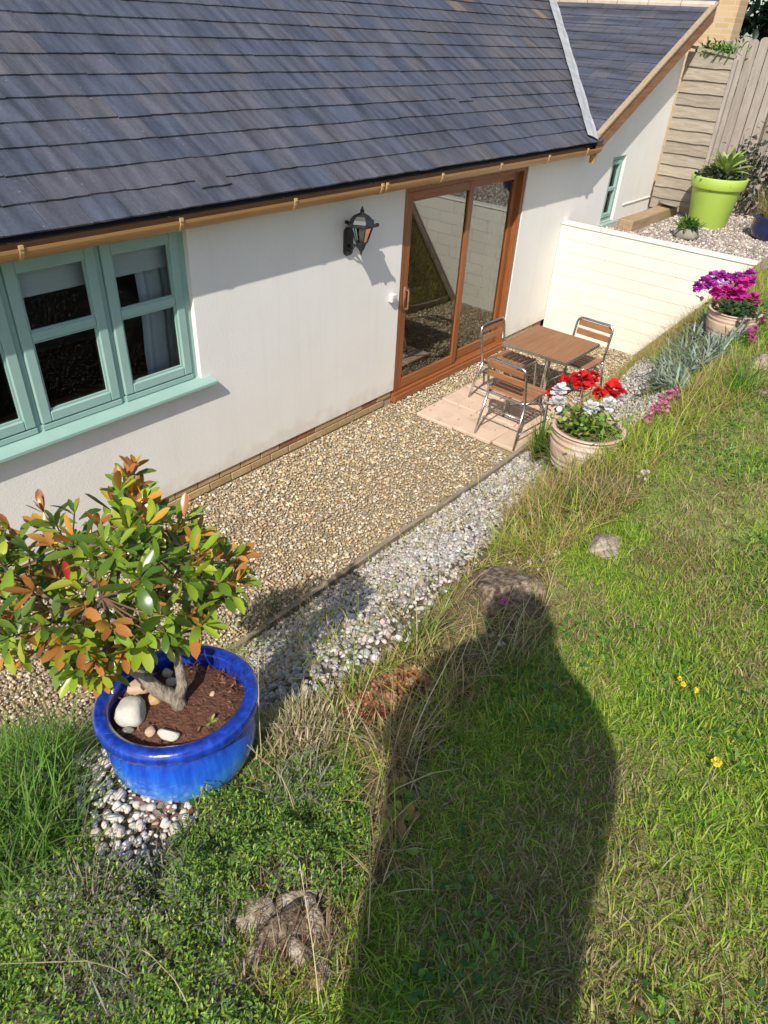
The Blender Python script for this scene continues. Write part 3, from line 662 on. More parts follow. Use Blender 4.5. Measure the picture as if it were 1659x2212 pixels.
# ---- edging boards between gravel patio and bank
ex = [-5.0, -3.2, -1.3, .55, 2.3, 3.08]
elab = ['shaded edging board behind the blue pot', 'weathered timber edging board beside the widest white gravel', 'weathered timber edging board below the terracotta pot', 'timber edging board nearest the table legs', 'short timber edging board by the cream wall']
for i in range(5):
    e = MB(); xa, xb = ex[i]+.004, ex[i+1]-.004; n = 8; V = []; F = []
    for k in range(n+1):
        x = xa+(xb-xa)*k/n; y = -float(edge_y(x))-.012+.012*math.sin(x*3.1); zt = .088+.014*math.sin(x*2.3+i)
        V += [(x, y, -.05), (x, y, zt), (x, y-.04, zt+.004), (x, y-.04, -.05)]
    for k in range(n):
        for j in range(4): F.append((4*k+j, 4*k+(j+1) % 4, 4*k+4+(j+1) % 4, 4*k+4+j))
    F += [(0, 1, 2, 3), (4*n+3, 4*n+2, 4*n+1, 4*n)]
    e.add(V, F); tag(e.build('edging_board', M['wood_edge'], bevel=0), elab[i], 'edging board', 'timber edging along the patio')

# ---- paving slabs
pav = brickmesh('paving_slab', M['paver'], .436, .04, .436, .008)
for i, (x, y, rz) in enumerate([(.135, -.60, .02), (.155, -1.045, -.015), (.595, -.585, .0), (.60, -1.03, .02), (1.045, -.59, -.01), (1.05, -1.035, .015), (.19, -1.485, .01), (.635, -1.475, -.01), (1.08, -1.48, 0)]):
    o = bpy.data.objects.new('paving_slab', pav); o.location = (x, y, .012+random.uniform(-.004, .004)); o.rotation_euler = (R_(90)*0, 0, rz); link(o, patio)
    o.rotation_euler = (R_(random.uniform(-.6, .6)), R_(random.uniform(-.6, .6)), rz)
pav.transform(Matrix(((1, 0, 0, 0), (0, 1, 0, 0), (0, 0, 1, 0), (0, 0, 0, 1))))
pm_ = MB(); pm_.box((0, 0, 0), (.436, .436, .04)); tmp = pm_.mesh('paving_slab', M['paver']); bm = bmesh.new(); bm.from_mesh(tmp); bmesh.ops.recalc_face_normals(bm, faces=bm.faces); bmesh.ops.bevel(bm, geom=list(bm.edges), offset=.008, segments=1, affect='EDGES'); bm.to_mesh(pav); bm.free(); bpy.data.meshes.remove(tmp)

# ---- wall lantern
lx, ly = -.755, -.158
lan = thing('wall_lantern', 'black traditional wall lantern with domed hat beside the sliding door', 'wall lamp', (lx, 0, 1.70))
p = MB(); prof = []
for (zz, hw) in ((1.625, .022), (1.64, .045), (1.66, .054), (1.82, .054), (1.84, .045), (1.855, .022)): prof.append((zz, hw))
V = []; px_ = -.752
for y in (-.001, -.018, -.026):
    sc_ = 1 if y > -.02 else .75
    V += [(px_+hw*sc_, y, 1.74+(zz-1.74)*(1 if y > -.02 else .93)) for zz, hw in prof]+[(px_-hw*sc_, y, 1.74+(zz-1.74)*(1 if y > -.02 else .93)) for zz, hw in reversed(prof)]
F = [(12*r+k, 12*r+(k+1) % 12, 12*r+12+(k+1) % 12, 12*r+12+k) for r in range(2) for k in range(12)]+[tuple(range(24, 36))]
p.add(V, F); p.build('back_plate', M['black'], lan, bevel=0)
ar = MB(); ar.tube([(px_, -.02, 1.70), (px_, -.06, 1.722), (px_, -.10, 1.725), (lx, -.14, 1.71), (lx, ly, 1.70)], [.012, .011, .011, .011, .012], 8); ar.tube([(px_, -.02, 1.66), (px_, -.05, 1.675), (px_, -.085, 1.718)], .007, 6); ar.build('arm', M['black'], lan, True)
c = (lx, ly, 0)
q = MB(); q.lathe([(.002, 1.655), (.007, 1.668), (.012, 1.69), (.022, 1.70), (.04, 1.745), (.05, 1.765), (.05, 1.77), (.0, 1.77)], c, 6); q.build('lower_cup', M['black'], lan)
q = MB(); q.lathe([(.093, 1.895), (.128, 1.895), (.132, 1.903), (.118, 1.912), (.105, 1.918), (.092, 1.945), (.066, 1.972), (.03, 1.988), (.018, 1.995), (.016, 2.002), (.02, 2.01), (.012, 2.02), (.006, 2.042), (.0, 2.045)], c, 6)
for k in range(6):
    an = math.pi/3*k; q.box((lx+.128*math.cos(an), ly+.128*math.sin(an), 1.912), (.022, .022, .024))
q.build('hat', M['black'], lan)
for k in range(6):
    an = math.pi/3*k; q = MB(); q.tube([(lx+.05*math.cos(an), ly+.05*math.sin(an), 1.765), (lx+.094*math.cos(an), ly+.094*math.sin(an), 1.898)], .0055, 6); q.build('rib', M['black'], lan)
    an2 = math.pi/3*(k+1); q = MB(); r0, r1 = .048, .090
    q.add([(lx+r0*math.cos(an), ly+r0*math.sin(an), 1.77), (lx+r0*math.cos(an2), ly+r0*math.sin(an2), 1.77), (lx+r1*math.cos(an2), ly+r1*math.sin(an2), 1.894), (lx+r1*math.cos(an), ly+r1*math.sin(an), 1.894)], [(0, 1, 2, 3)]); q.build('pane', M['pane_lamp'], lan)
q = MB(); q.lathe([(.0, 1.77), (.016, 1.77), (.016, 1.80), (.022, 1.82), (.026, 1.845), (.018, 1.872), (0, 1.88)], c, 12); q.build('bulb', M['plastic_white'], lan, True)
# ---- small white box on the wall
bxp = thing('sensor_box', 'small white plastic box on the wall left of the sliding door', 'sensor', (-.12, 0, 1.13))
s = MB(); s.b2(-.165, -.095, -.05, -.001, 1.09, 1.165); s.build('box_body', M['plastic_white'], bxp, bevel=.006)
s = MB(); s.add([(-.16, -.051, 1.10), (-.10, -.051, 1.10), (-.10, -.06, 1.16), (-.16, -.06, 1.16)], [(0, 1, 2, 3)]); s.b2(-.155, -.105, -.058, -.0505, 1.13, 1.16); s.build('cover_flap', M['plastic_white'], bxp)

# ---- table
TX, TY, TZ = .975, -1.21, .725
tb = thing('patio_table', 'square bistro table with brown top and aluminium edge on the paving', 'table', (TX, TY, .03))
hw = .355
for k in range(7):
    wd = (2*hw-.016)/7; s = MB(); y0 = TY-hw+.008+k*wd; s.b2(TX-hw+.008, TX+hw-.008, y0+.0008, y0+wd-.0008, TZ-.018, TZ); s.build('top_plank', M['tabletop'], tb)
s = MB()
for sx, sy, lx_, ly_ in ((0, -1, 2*hw, .008), (0, 1, 2*hw, .008), (-1, 0, .008, 2*hw-.016), (1, 0, .008, 2*hw-.016)):
    s.box((TX+sx*(hw-.004), TY+sy*(hw-.004), TZ-.013), (lx_, ly_, .032))
tag(s.build('edge_band', M['alu'], tb), kind=None)
s = MB(); s.tube([(TX, TY, .07), (TX, TY, TZ-.02)], .03, 14); s.build('column', M['alu'], tb, True)
for k in range(4):
    an = math.pi/4+k*math.pi/2; s = MB(); s.tube([(TX+.02*math.cos(an), TY+.02*math.sin(an), .09), (TX+.18*math.cos(an), TY+.18*math.sin(an), .065), (TX+.33*math.cos(an), TY+.33*math.sin(an), .045)], [.02, .018, .014], 8)
    s.tube([(TX+.325*math.cos(an), TY+.325*math.sin(an), .032), (TX+.325*math.cos(an), TY+.325*math.sin(an), .045)], .018, 10); s.build('foot', M['alu'], tb, True)
    s = MB(); s.box((TX+.12*math.cos(an), TY+.12*math.sin(an), TZ-.028), (.24, .03, .018), Matrix.Rotation(an, 3, 'Z')); s.build('top_support', M['alu'], tb)

# ---- chairs: local frame, sitter faces +x, back at x = 0
def arc(P, r=.06, n=5):
    out = [Vector(P[0])]
    for i in range(1, len(P)-1):
        a, b_, c_ = Vector(P[i-1]), Vector(P[i]), Vector(P[i+1]); u = (a-b_).normalized(); w_ = (c_-b_).normalized()
        rr = min(r, (a-b_).length*.45, (c_-b_).length*.45); p0 = b_+u*rr; p2 = b_+w_*rr
        for k in range(n+1): t = k/n; out.append(p0*(1-t)**2+b_*2*t*(1-t)+p2*t*t)
    out.append(Vector(P[-1])); return out
def make_chair(loc, rz, label):
    t = thing('bistro_chair', label, 'chair', loc, rz, 'aluminium bistro chairs at the table')
    W2 = .205
    s = MB(); s.tube(arc([(.03, -W2, .40), (-.02, -W2, .62), (-.05, -W2, .79), (-.05, W2, .79), (-.02, W2, .62), (.03, W2, .40)], .07), .0125, 8); s.build('back_frame', M['alu'], t, True, local=True)
    s = MB(); s.tube(arc([(.03, -W2, .425), (.41, -W2, .44), (.41, W2, .44), (.03, W2, .425), (.03, -W2, .425), (.2, -W2, .43)], .05), .0125, 8); s.build('seat_frame', M['alu'], t, True, local=True)
    for sy in (-1, 1):
        s = MB(); s.tube([(.03, sy*W2, .425), (-.03, sy*(W2+.012), .2), (-.075, sy*(W2+.02), .0)], .0125, 8); s.build('leg', M['alu'], t, True, local=True)
        s = MB(); s.tube(arc([(.34, sy*(W2+.024), .435), (.40, sy*(W2+.024), .43), (.415, sy*(W2+.026), .3), (.43, sy*(W2+.03), .0)], .05), .0125, 8); s.build('leg', M['alu'], t, True, local=True)
        s = MB(); s.tube([(-.045, sy*(W2+.012), .14), (.42, sy*(W2+.028), .14)], .008, 6); s.build('side_stretcher', M['alu'], t, True, local=True)
    s = MB(); s.tube([(-.01, -W2-.006, .285), (-.01, W2+.006, .285)], .009, 6); s.build('stretcher', M['alu'], t, True, local=True)
    for z, x in ((.735, -.045), (.645, -.028)):
        s = MB(); s.box((x-.014, 0, z), (.012, 2*W2-.03, .062), Matrix.Rotation(-.16, 3, 'Y')); s.build('back_slat', M['slat'], t, bevel=.003, local=True)
    for k in range(6):
        s = MB(); s.box((.062+k*.063, 0, .45+.0008*k), (.05, 2*W2+.02, .012)); s.build('seat_slat', M['slat'], t, bevel=.003, local=True)
    return t
make_chair((.045, -1.29, .032), R_(-2), 'bistro chair nearest the camera, its back turned beside the red flower pot')
make_chair((.83, -.64, .032), R_(-92), 'bistro chair pushed in from the sliding door side of the table')
make_chair((1.63, -1.33, .02), R_(178), 'bistro chair on the far side of the table by the cream wall')

# =============================================================== BEYOND THE CREAM WALL
lp = thing('lap_fence_panel', 'weathered horizontal lap fence panel standing out from the gable wall', 'fence', (5.93, -.05, 1.15))
nb = 13; ph = 1.93/nb
for k in range(nb):
    s = MB(); z0 = 1.2+k*ph; n = 6; V = []; F = []
    for q_ in range(n+1):
        y = -.03-.62*q_/n; wv = .004*math.sin(q_*1.3+k*2.1)+.002*math.sin(q_*2.9+k)
        V += [(5.905, y, z0+wv), (5.93, y, z0+ph+.02), (5.94, y, z0+ph+.02), (5.92, y, z0+wv)]
    for q_ in range(n):
        for j in range(4): F.append((4*q_+j, 4*q_+(j+1) % 4, 4*q_+4+(j+1) % 4, 4*q_+4+j))
    F += [(0, 1, 2, 3), (4*n+3, 4*n+2, 4*n+1, 4*n)]; s.add(V, F); s.build('lap_board', M['lap'], lp)
for y in (-.665,):
    s = MB(); s.b2(5.90, 5.97, y-.035, y+.012, 1.1, 3.1); s.build('post', M['fence'], lp, bevel=.004)
s = MB(); s.box((5.925, -.34, 3.165), (.05, .66, .03), Matrix.Rotation(.13, 3, 'X')); s.build('cap_strip', M['lap'], lp)

pf = thing('picket_fence', 'tall fence of round-topped vertical boards behind the lime green pot', 'fence', (7.0, -1.5, 1.15))
for k in range(20):
    wd = .122; y = -.12-k*.135; top = 3.24+.02*(k % 3)+.03*min(k, 4)/2+random.uniform(-.015, .015); V = []; n = 8
    for x in (6.99, 7.012):
        V += [(x, y+wd/2, 1.1), (x, y-wd/2, 1.1)]+[(x, y-wd/2*math.cos(math.pi*j/n), top+.045*math.sin(math.pi*j/n)) for j in range(n+1)]
    m_ = n+3; F = [tuple(range(m_)), tuple(range(2*m_-1, m_-1, -1))]+[(j, (j+1) % m_, m_+(j+1) % m_, m_+j) for j in range(m_)]
    s = MB(); s.add(V, F); s.build('fence_board', M['fence'], pf)
for z in (1.55, 2.85):
    s = MB(); s.b2(7.013, 7.06, -2.85, -.05, z, z+.08); s.build('rail', M['fence'], pf)
for y in (-.1, -1.8):
    s = MB(); s.b2(7.061, 7.15, y-.05, y+.05, 1.0, 3.2); s.build('post', M['fence'], pf)

sk = MB(); sk.b2(4.3, 5.88, -.46, -.26, 1.08, 1.29)
tag(sk.build('timber_sleeper', M['sleeper'], bevel=.012), 'tan timber sleeper edging the gravel below the narrow window', 'sleeper')
fs = rock_mesh('slate_piece', (.26, .15, .035), 3, M['greyrock'], 2, .3)
tag(place_mesh('stone_piece', fs, (5.75, -.36, 1.31), (.12, .1, .5)), 'grey flat stone lying on the sleeper by the lap fence panel', 'stone')

nbh = thing('neighbour_house', 'tan brick neighbouring building beyond the gable roof', 'building', (9.2, 3, 0))
s = MB(); s.b2(8.6, 9.0, .34, 5.5, 0, 5.6); s.build('wall', M['farbrick'], nbh)
s = MB(); s.add([(8.5, .2, 5.6), (9.1, .2, 5.6), (9.1, 3, 7.2), (8.5, 3, 7.2), (8.5, 5.7, 5.6), (9.1, 5.7, 5.6)], [(0, 1, 2, 3), (3, 2, 5, 4), (0, 3, 4), (1, 5, 2), (0, 4, 5, 1)]); s.build('roof', M['felt'], nbh)

# ---------------------------------------------------------------- leaf and blade builders
def rot_basis(d):
    d = d/np.linalg.norm(d, axis=1, keepdims=True); up = np.tile([0, 0, 1.0], (len(d), 1)); a = np.cross(up, d); n_ = np.linalg.norm(a, axis=1, keepdims=True)
    a = np.where(n_ < 1e-4, [1, 0, 0], a/np.maximum(n_, 1e-6)); return a, np.cross(d, a)
def blades(root, L_, wdt, col, lean=.5, droop=.6, segs=2, dirn=None, dspread=math.pi, widen=None):
    """curved tapering blades, one per root; returns V, polys, colours"""
    n = len(root); L_ = np.broadcast_to(L_, n).astype(float); wdt = np.broadcast_to(wdt, n).astype(float)
    az = RNG.uniform(-dspread, dspread, n)+(0 if dirn is None else dirn)
    ln = np.abs(RNG.normal(0, lean, n)); hx = np.cos(az); hy = np.sin(az)
    side = np.stack([-hy, hx, np.zeros(n)], 1); tw = RNG.uniform(-.7, .7, n); 
    side = side*np.cos(tw)[:, None]+np.stack([hx, hy, np.zeros(n)], 1)*np.sin(tw)[:, None]
    pts = []; cur = root.astype(float).copy(); ang = ln.copy(); m = segs+1
    pts.append(cur)
    dr = np.abs(RNG.normal(droop, droop*.5, n))/m
    for k in range(m):
        ang = ang+dr; st = (L_/m)[:, None]
        cur = cur+st*np.stack([np.sin(ang)*hx, np.sin(ang)*hy, np.cos(ang)], 1); pts.append(cur)
    V = np.zeros((n, 2*m+1, 3)); 
    for k in range(m):
        ww = wdt*(.8 if k == 0 else 1.0-.35*(k/m)**2) if widen is None else wdt*widen[k]
        V[:, 2*k] = pts[k]-side*ww[:, None]/2; V[:, 2*k+1] = pts[k]+side*ww[:, None]/2
    V[:, 2*m] = pts[m]
    b0 = (np.arange(n)*(2*m+1))[:, None]
    quads = np.concatenate([b0+np.array([[2*k, 2*k+1, 2*k+3, 2*k+2]]) for k in range(m-1)]); tris = b0+np.array([[2*m-2, 2*m-1, 2*m]])
    C_ = np.repeat(col, 2*m+1, 0)
    return V.reshape(-1, 3), [quads, tris], C_
def join(parts):
    V = []; P = {}; C_ = []; off = 0
    for v, polys, c_ in parts:
        V.append(v); C_.append(c_)
        for p_ in polys: P.setdefault(p_.shape[1], []).append(p_+off)
        off += len(v)
    return np.concatenate(V), [np.concatenate(P[k]) for k in P], np.concatenate(C_)
LEAF_R = [(0, .12), (.3, .72), (.62, 1.0), (.86, .72), (1.0, .06)]
def leaves(base_, dirs, L_, wd, col, fold=.25, curl=.35, prof=LEAF_R, roll=None):
    """broad leaves folded on the midrib and curled along it"""
    n = len(base_); L_ = np.broadcast_to(L_, n).astype(float)[:, None]; wd = np.broadcast_to(wd, n).astype(float)[:, None]
    d = dirs/np.linalg.norm(dirs, axis=1, keepdims=True); s, u = rot_basis(d)
    if roll is not None:
        cr, sr = np.cos(roll)[:, None], np.sin(roll)[:, None]; s, u = s*cr+u*sr, u*cr-s*sr
    cl = np.broadcast_to(curl, n).astype(float)[:, None]; R = len(prof); V = np.zeros((n, R*3, 3))
    for k, (t, w_) in enumerate(prof):
        mid = base_+d*L_*t*(1-.18*cl*t)-u*L_*cl*t*t*.5
        V[:, 3*k] = mid-s*wd*w_/2+u*wd*w_*fold/2; V[:, 3*k+1] = mid; V[:, 3*k+2] = mid+s*wd*w_/2+u*wd*w_*fold/2
    b0 = (np.arange(n)*R*3)[:, None]; Q = []
    for k in range(R-1):
        for j in range(2): Q.append(b0+np.array([[3*k+j, 3*k+j+1, 3*k+4+j, 3*k+3+j]]))
    return V.reshape(-1, 3), [np.concatenate(Q)], np.repeat(col, R*3, 0)
def jit(cols, n, v=.2):
    cols = np.array(cols); c = cols[RNG.integers(0, len(cols), n)]; return np.clip(c*(1+RNG.uniform(-v, v, (n, 1)))*(1+RNG.uniform(-.08, .08, (n, 3))), 0, 1)
def sph(n, up=0.0):
    d = RNG.normal(size=(n, 3)); d /= np.linalg.norm(d, axis=1, keepdims=True); d[:, 2] = d[:, 2]+up; return d/np.linalg.norm(d, axis=1, keepdims=True)
def part_np(name, parts, mat, parent, kind=None, smooth_=False):
    V, P, C_ = join(parts); o_ = org(parent) if parent is not None else np.zeros(3)
    o = np_mesh(name, V-o_, P, mat, C_, smooth_, parent)
    if kind: o['kind'] = kind
    return o

# dark tree
dt = thing('dark_tree', 'dark green dense tree beyond the fence in the top corner', 'tree', (13.6, 1.0, 0))
s = MB(); s.tube([(13.6, 1.0, 0), (13.6, 1.05, 2.5), (13.7, 1.1, 5)], [.18, .14, .05], 8); s.build('trunk', M['bark'], dt)
n = 11000; dd = sph(n); rr = RNG.random(n)**.4; P = np.array([13.6, 0.1, 4.0])+dd*np.array([1.6, 1.75, 2.6])*rr[:, None]; P += .25*np.sin(P*4.3)
part_np('crown', [leaves(P, sph(n), RNG.uniform(.16, .3, n), .13, jit([(.012, .035, .014), (.018, .05, .018), (.008, .024, .01)], n, .3))], M['leafcol'], dt)

def round_pot(name, label, cat, loc, prof, mat, soil_z, soil_r, n=40, tilt=None, soilmat=None, group=None):
    t = thing(name, label, cat, loc, 0, group)
    if tilt is not None: t.rotation_euler = tilt
    s = MB(); s.lathe(prof, (0, 0, 0), n); s.build('pot_body', mat, t, True, local=True)
    s = MB(); s.lathe([(soil_r, soil_z-.01), (soil_r*.8, soil_z+.004), (soil_r*.4, soil_z+.01), (0, soil_z+.008)], (0, 0, 0), n); s.build('soil', soilmat or M['soil'], t, True, local=True)
    return t
# lime pot
LPX = np.array([5.62, -1.0, 1.14])
round_pot('lime_pot', 'big lime green plastic pot on the upper gravel', 'plant pot', LPX, [(0, 0), (.245, 0), (.25, .01), (.315, .50), (.317, .505), (.345, .505), (.352, .515), (.365, .635), (.358, .648), (.342, .648), (.335, .63), (.33, .55)], M['lime'], .59, .332)
q_ = thing('lime_rosette_plant', 'variegated spiky rosette plant growing in the lime green pot', 'plant', LPX+[0, 0, .58])
n = 46; an = RNG.uniform(0, 2*math.pi, n); el = RNG.uniform(.35, 1.35, n); D = np.stack([np.cos(an)*np.cos(el), np.sin(an)*np.cos(el), np.sin(el)], 1)
part_np('rosette', [leaves(LPX+[-.02, -.05, .68]+D*.02, D, RNG.uniform(.28, .42, n), .06, jit([(.30, .42, .09), (.42, .50, .16), (.20, .34, .07)], n), .3, .5)], M['leafcol'], q_)
n = 420; P = LPX+[0, 0, .62]+sph(n)*RNG.random((n, 1))**.5*np.array([.33, .33, .14])
part_np('foliage', [leaves(P, sph(n, .5), RNG.uniform(.05, .1, n), .045, jit([(.035, .055, .035), (.06, .09, .05), (.12, .15, .10)], n))], M['leafcol'], q_)
q_ = thing('climbing_plant', 'dark leafy climber against the fence boards above the lime pot', 'plant', (6.8, -1.05, 1.2))
s = MB()
for (dy, z1, dx) in ((0, 2.7, .05), (.25, 2.2, 0), (-.35, 2.4, .03), (-.6, 2.6, 0)): s.tube([(6.8, -1.05+dy*.3, 1.15), (6.8+dx, -1.05+dy*.8, (1.15+z1)/2), (6.85, -1.05+dy, z1)], [.012, .009, .004], 5)
s.build('stem', M['twig'], q_)
n = 900; cs = np.array([(6.75, -1.0, 1.9), (6.7, -.85, 1.7), (6.8, -1.45, 2.3), (6.75, -1.5, 1.75), (6.8, -1.6, 2.6), (6.6, -1.2, 1.55), (6.65, -1.7, 1.6)])
P = cs[RNG.integers(0, 7, n)]+RNG.normal(0, 1, (n, 3))*np.array([.08, .14, .17])
part_np('foliage', [leaves(P, sph(n), RNG.uniform(.05, .1, n), .05, jit([(.03, .06, .028), (.05, .085, .04), (.09, .09, .05)], n, .3))], M['leafcol'], q_)
# trough with green plant
tg = thing('stone_trough_plant', 'green leafy rosette in a small grey stone bowl behind the cream wall', 'plant', (4.6, -1.08, 1.14))
place_mesh('stone_bowl', rock_mesh('stone_bowl', (.16, .16, .11), 8, M['greyrock'], 3, .12), (0, 0, .06), (0, 0, 0), tg)
n = 170; P = np.array([4.6, -1.08, 1.27])+sph(n)*np.array([.14, .14, .03])*RNG.random((n, 1)); D = sph(n, 1.0)
part_np('foliage', [leaves(P, D, RNG.uniform(.10, .19, n), .04, jit([(.14, .27, .045), (.20, .32, .07), (.06, .14, .03)], n), .3, .4)], M['leafcol'], tg)
# navy pot and grass
NP_ = np.array([5.5, -1.86, 1.14])
round_pot('navy_pot', 'dark navy glazed pot at the right edge of the upper gravel', 'plant pot', NP_, [(0, 0), (.15, 0), (.22, .06), (.25, .16), (.24, .26), (.27, .275), (.275, .30), (.25, .305), (.23, .28)], M['navy'], .26, .225)
og = thing('ornamental_grass', 'golden ornamental grass in the navy pot', 'plant', NP_+[0, 0, .26])
n = 420; P = NP_+[0, 0, .26]+np.stack([RNG.normal(0, .07, n), RNG.normal(0, .07, n), np.zeros(n)], 1)
part_np('foliage', [blades(P, RNG.uniform(.3, .55, n), .006, jit([(.42, .34, .12), (.30, .30, .08), (.5, .42, .2)], n), .3, .9, 3)], M['blade'], og)
# ivy on the lap panel
iv = thing('fern_tuft', 'bright green leafy tuft growing over the top of the lap fence panel', 'plant', (6.05, -.45, 3.1))
s = MB(); s.tube([(6.02, -.45, 2.4), (6.0, -.45, 3.1)], .012, 5); s.build('stem', M['twig'], iv)
n = 260; P = np.array([6.0, -.40, 3.18])+RNG.normal(0, 1, (n, 3))*np.array([.05, .14, .035])
part_np('foliage', [leaves(P, sph(n, .6), RNG.uniform(.06, .12, n), .03, jit([(.10, .26, .03), (.18, .36, .05), (.05, .15, .03)], n))], M['leafcol'], iv)

# =============================================================== POTS AND PLANTS ON THE BANK
TN = Vector((.07, .11, 1)).normalized(); TILT = Vector((0, 0, 1)).rotation_difference(TN)
RIM = np.array([-4.603, -2.898, 1.68]); PB_ = RIM-np.array(TN)*.285
bp = round_pot('blue_glazed_pot', 'large round cobalt blue glazed pot in the foreground', 'plant pot', PB_,
    [(0, 0), (.135, 0), (.15, .006), (.185, .055), (.207, .11), (.213, .16), (.207, .2), (.196, .226), (.194, .232), (.2, .238), (.222, .242), (.229, .25), (.231, .268), (.226, .282), (.216, .288), (.2, .287), (.189, .28), (.185, .268), (.184, .2)], M['blue'], .245, .186, 64, TILT.to_euler(), M['compost'])
def on_soil(u, v, dz=0.0):
    d = ray(u, v); n_ = np.array(TN); P0 = PB_+n_*.252; k = ((P0-CAM)@n_)/(d@n_); return CAM+d*k+np.array([0, 0, dz])
# bark chips on the compost
ch = []; n = 420; an = RNG.uniform(0, 2*math.pi, n); rr = .178*np.sqrt(RNG.random(n)); T3 = np.array(TILT.to_matrix())
P = PB_+(np.stack([rr*np.cos(an), rr*np.sin(an), np.full(n, .252)], 1)@T3.T)
part_np('bark_chips', [leaves(P, sph(n)*np.array([1, 1, .25]), RNG.uniform(.008, .025, n), RNG.uniform(.003, .008, n), jit([(.20, .08, .045), (.11, .045, .025), (.34, .18, .12), (.07, .03, .018), (.26, .11, .065)], n, .3), .1, .1)], M['leafcol'], None, 'stuff')
tag(bpy.data.objects['bark_chips'], 'reddish brown bark chips covering the compost in the blue pot', 'bark chips')
for (u, v, sz, mat, seed, lab) in [
    (283, 1547, (.048, .046, .040), 'stone_white', 1, 'biggest white rounded stone in the blue pot'),
    (306, 1488, (.043, .030, .026), 'stone_pink', 2, 'pinkish oval stone behind the big white one in the blue pot'),
    (336, 1513, (.024, .022, .02), 'stone_ochre', 3, 'small ochre stone against the shrub trunk in the blue pot'),
    (367, 1590, (.032, .018, .016), 'stone_white', 4, 'flat white stone at the front rim of the blue pot'),
    (326, 1583, (.019, .014, .011), 'stone_pink', 5, 'little pale shell-like stone beside the flat white stone'),
    (363, 1456, (.016, .016, .015), 'stone_white', 6, 'small pale stone perched behind the shrub trunk'),
    (372, 1476, (.019, .016, .015), 'stone_white', 7, 'grey-white stone wedged in the fork of the shrub trunk'),
    (276, 1580, (.018, .012, .010), 'greyrock', 9, 'small grey stone half buried below the big white one'),
    (459, 1500, (.011, .007, .006), 'stone_pink', 10, 'tiny pale pebble alone on the compost')]:
    q = on_soil(u, v, sz[2]*.45); tag(place_mesh('stone', rock_mesh('stone', sz, seed, M[mat], 3, .16, .6, 1.0, 3), q, (0, 0, seed*1.3)), lab, 'stone', 'stones in the blue pot')

# ---------------------------------------------------------------- the shrub
B0 = on_soil(388, 1528, -.02)
shrub = thing('shrub', 'bushy shrub with glossy green and bronze leaves growing in the blue pot', 'shrub', B0)
CR = at(215, 1235, 1.93)
main_pts = [B0, on_soil(384, 1518, .02), at(340, 1490, 1.96), at(285, 1440, 1.93), at(250, 1370, 1.91), at(235, 1290, 1.92)]
s = MB(); s.tube(main_pts, [.026, .024, .021, .018, .014, .011], 10)
b2_ = [on_soil(386, 1520, .015), at(394, 1478, 1.97), at(385, 1430, 1.99), at(370, 1360, 2.0), at(350, 1290, 2.0)]
s.tube(b2_, [.018, .016, .013, .010, .008], 9)
nodes = [np.array(p_) for p_ in main_pts[3:]+b2_[2:]]
for (u, v, k, r0) in [(120, 1330, 1.82, .008), (60, 1260, 1.9, .007), (150, 1180, 1.95, .007), (280, 1120, 2.0, .006), (290, 1030, 2.0, .005), (430, 1230, 2.02, .006), (480, 1290, 2.0, .005), (20, 1380, 1.85, .006), (160, 1450, 1.78, .006), (-60, 1250, 1.92, .006), (330, 1200, 1.85, .006), (220, 1290, 1.76, .006), (420, 1140, 2.1, .005)]:
    e = at(u, v, k); j = min(nodes[:7], key=lambda p_: np.linalg.norm(p_-e)); mid = (j+e)/2+np.array([0, 0, -.03]); s.tube([j, mid, e], [r0*1.4, r0*1.1, r0*.7], 6); nodes.append(mid); nodes.append(e)
s.build('trunk', M['bark'], shrub, True)
def inpoly(u, v, poly):
    u = np.asarray(u); v = np.asarray(v); r = np.zeros(u.shape, bool); j = len(poly)-1
    for i in range(len(poly)):
        xi, yi = poly[i]; xj, yj = poly[j]
        c_ = ((yi > v) != (yj > v)) & (u < (xj-xi)*(v-yi)/((yj-yi) or 1e-9)+xi); r ^= c_; j = i
    return r
CPOLY = [(-170, 1200), (-100, 1160), (-10, 1150), (70, 1105), (150, 1085), (215, 1075), (262, 1015), (300, 1012), (312, 1075), (400, 1105), (460, 1140), (520, 1205), (545, 1240), (490, 1295), (425, 1370), (350, 1405), (290, 1400), (205, 1475), (150, 1470), (60, 1420), (-60, 1410), (-170, 1380)]
tips = []
while len(tips) < 186:
    u, v = random.uniform(-170, 555), random.uniform(995, 1490)
    if not inpoly(np.array([u]), np.array([v]), CPOLY)[0]: continue
    ed = min(math.hypot(u-a[0], v-a[1]) for a in CPOLY); th = .30*min(1, math.sqrt(max(ed, 8)/150))
    kk = 1.93+random.uniform(-1, 1)*th-(.0004*(v-1235))
    p_ = at(u, v, kk)
    if all(np.linalg.norm(p_-t) > .034 for t in tips): tips.append(p_)
tips[0] = at(288, 1012, 2.0); tips[1] = at(275, 1030, 1.98)
tw = MB()
for p_ in tips:
    j = min(nodes, key=lambda q: np.linalg.norm(q-p_)); mid = (j*.45+p_*.55)+np.array([0, 0, -.012]); tw.tube([j, mid, p_], [.0035, .003, .0022], 4, False)
tag(tw.build('twigs', M['twig'], shrub), kind='stuff')
LB, LDi, LL, LC = [], [], [], []
PAL = {'green': [(.105, .19, .024), (.16, .25, .03), (.065, .13, .018)], 'lime': [(.27, .38, .03), (.36, .42, .035), (.20, .33, .028)], 'bronze': [(.46, .19, .045), (.52, .26, .055), (.36, .14, .04)], 'orange': [(.56, .28, .04), (.60, .37, .045)], 'red': [(.45, .05, .03), (.35, .035, .03)]}
KEYS = list(PAL)
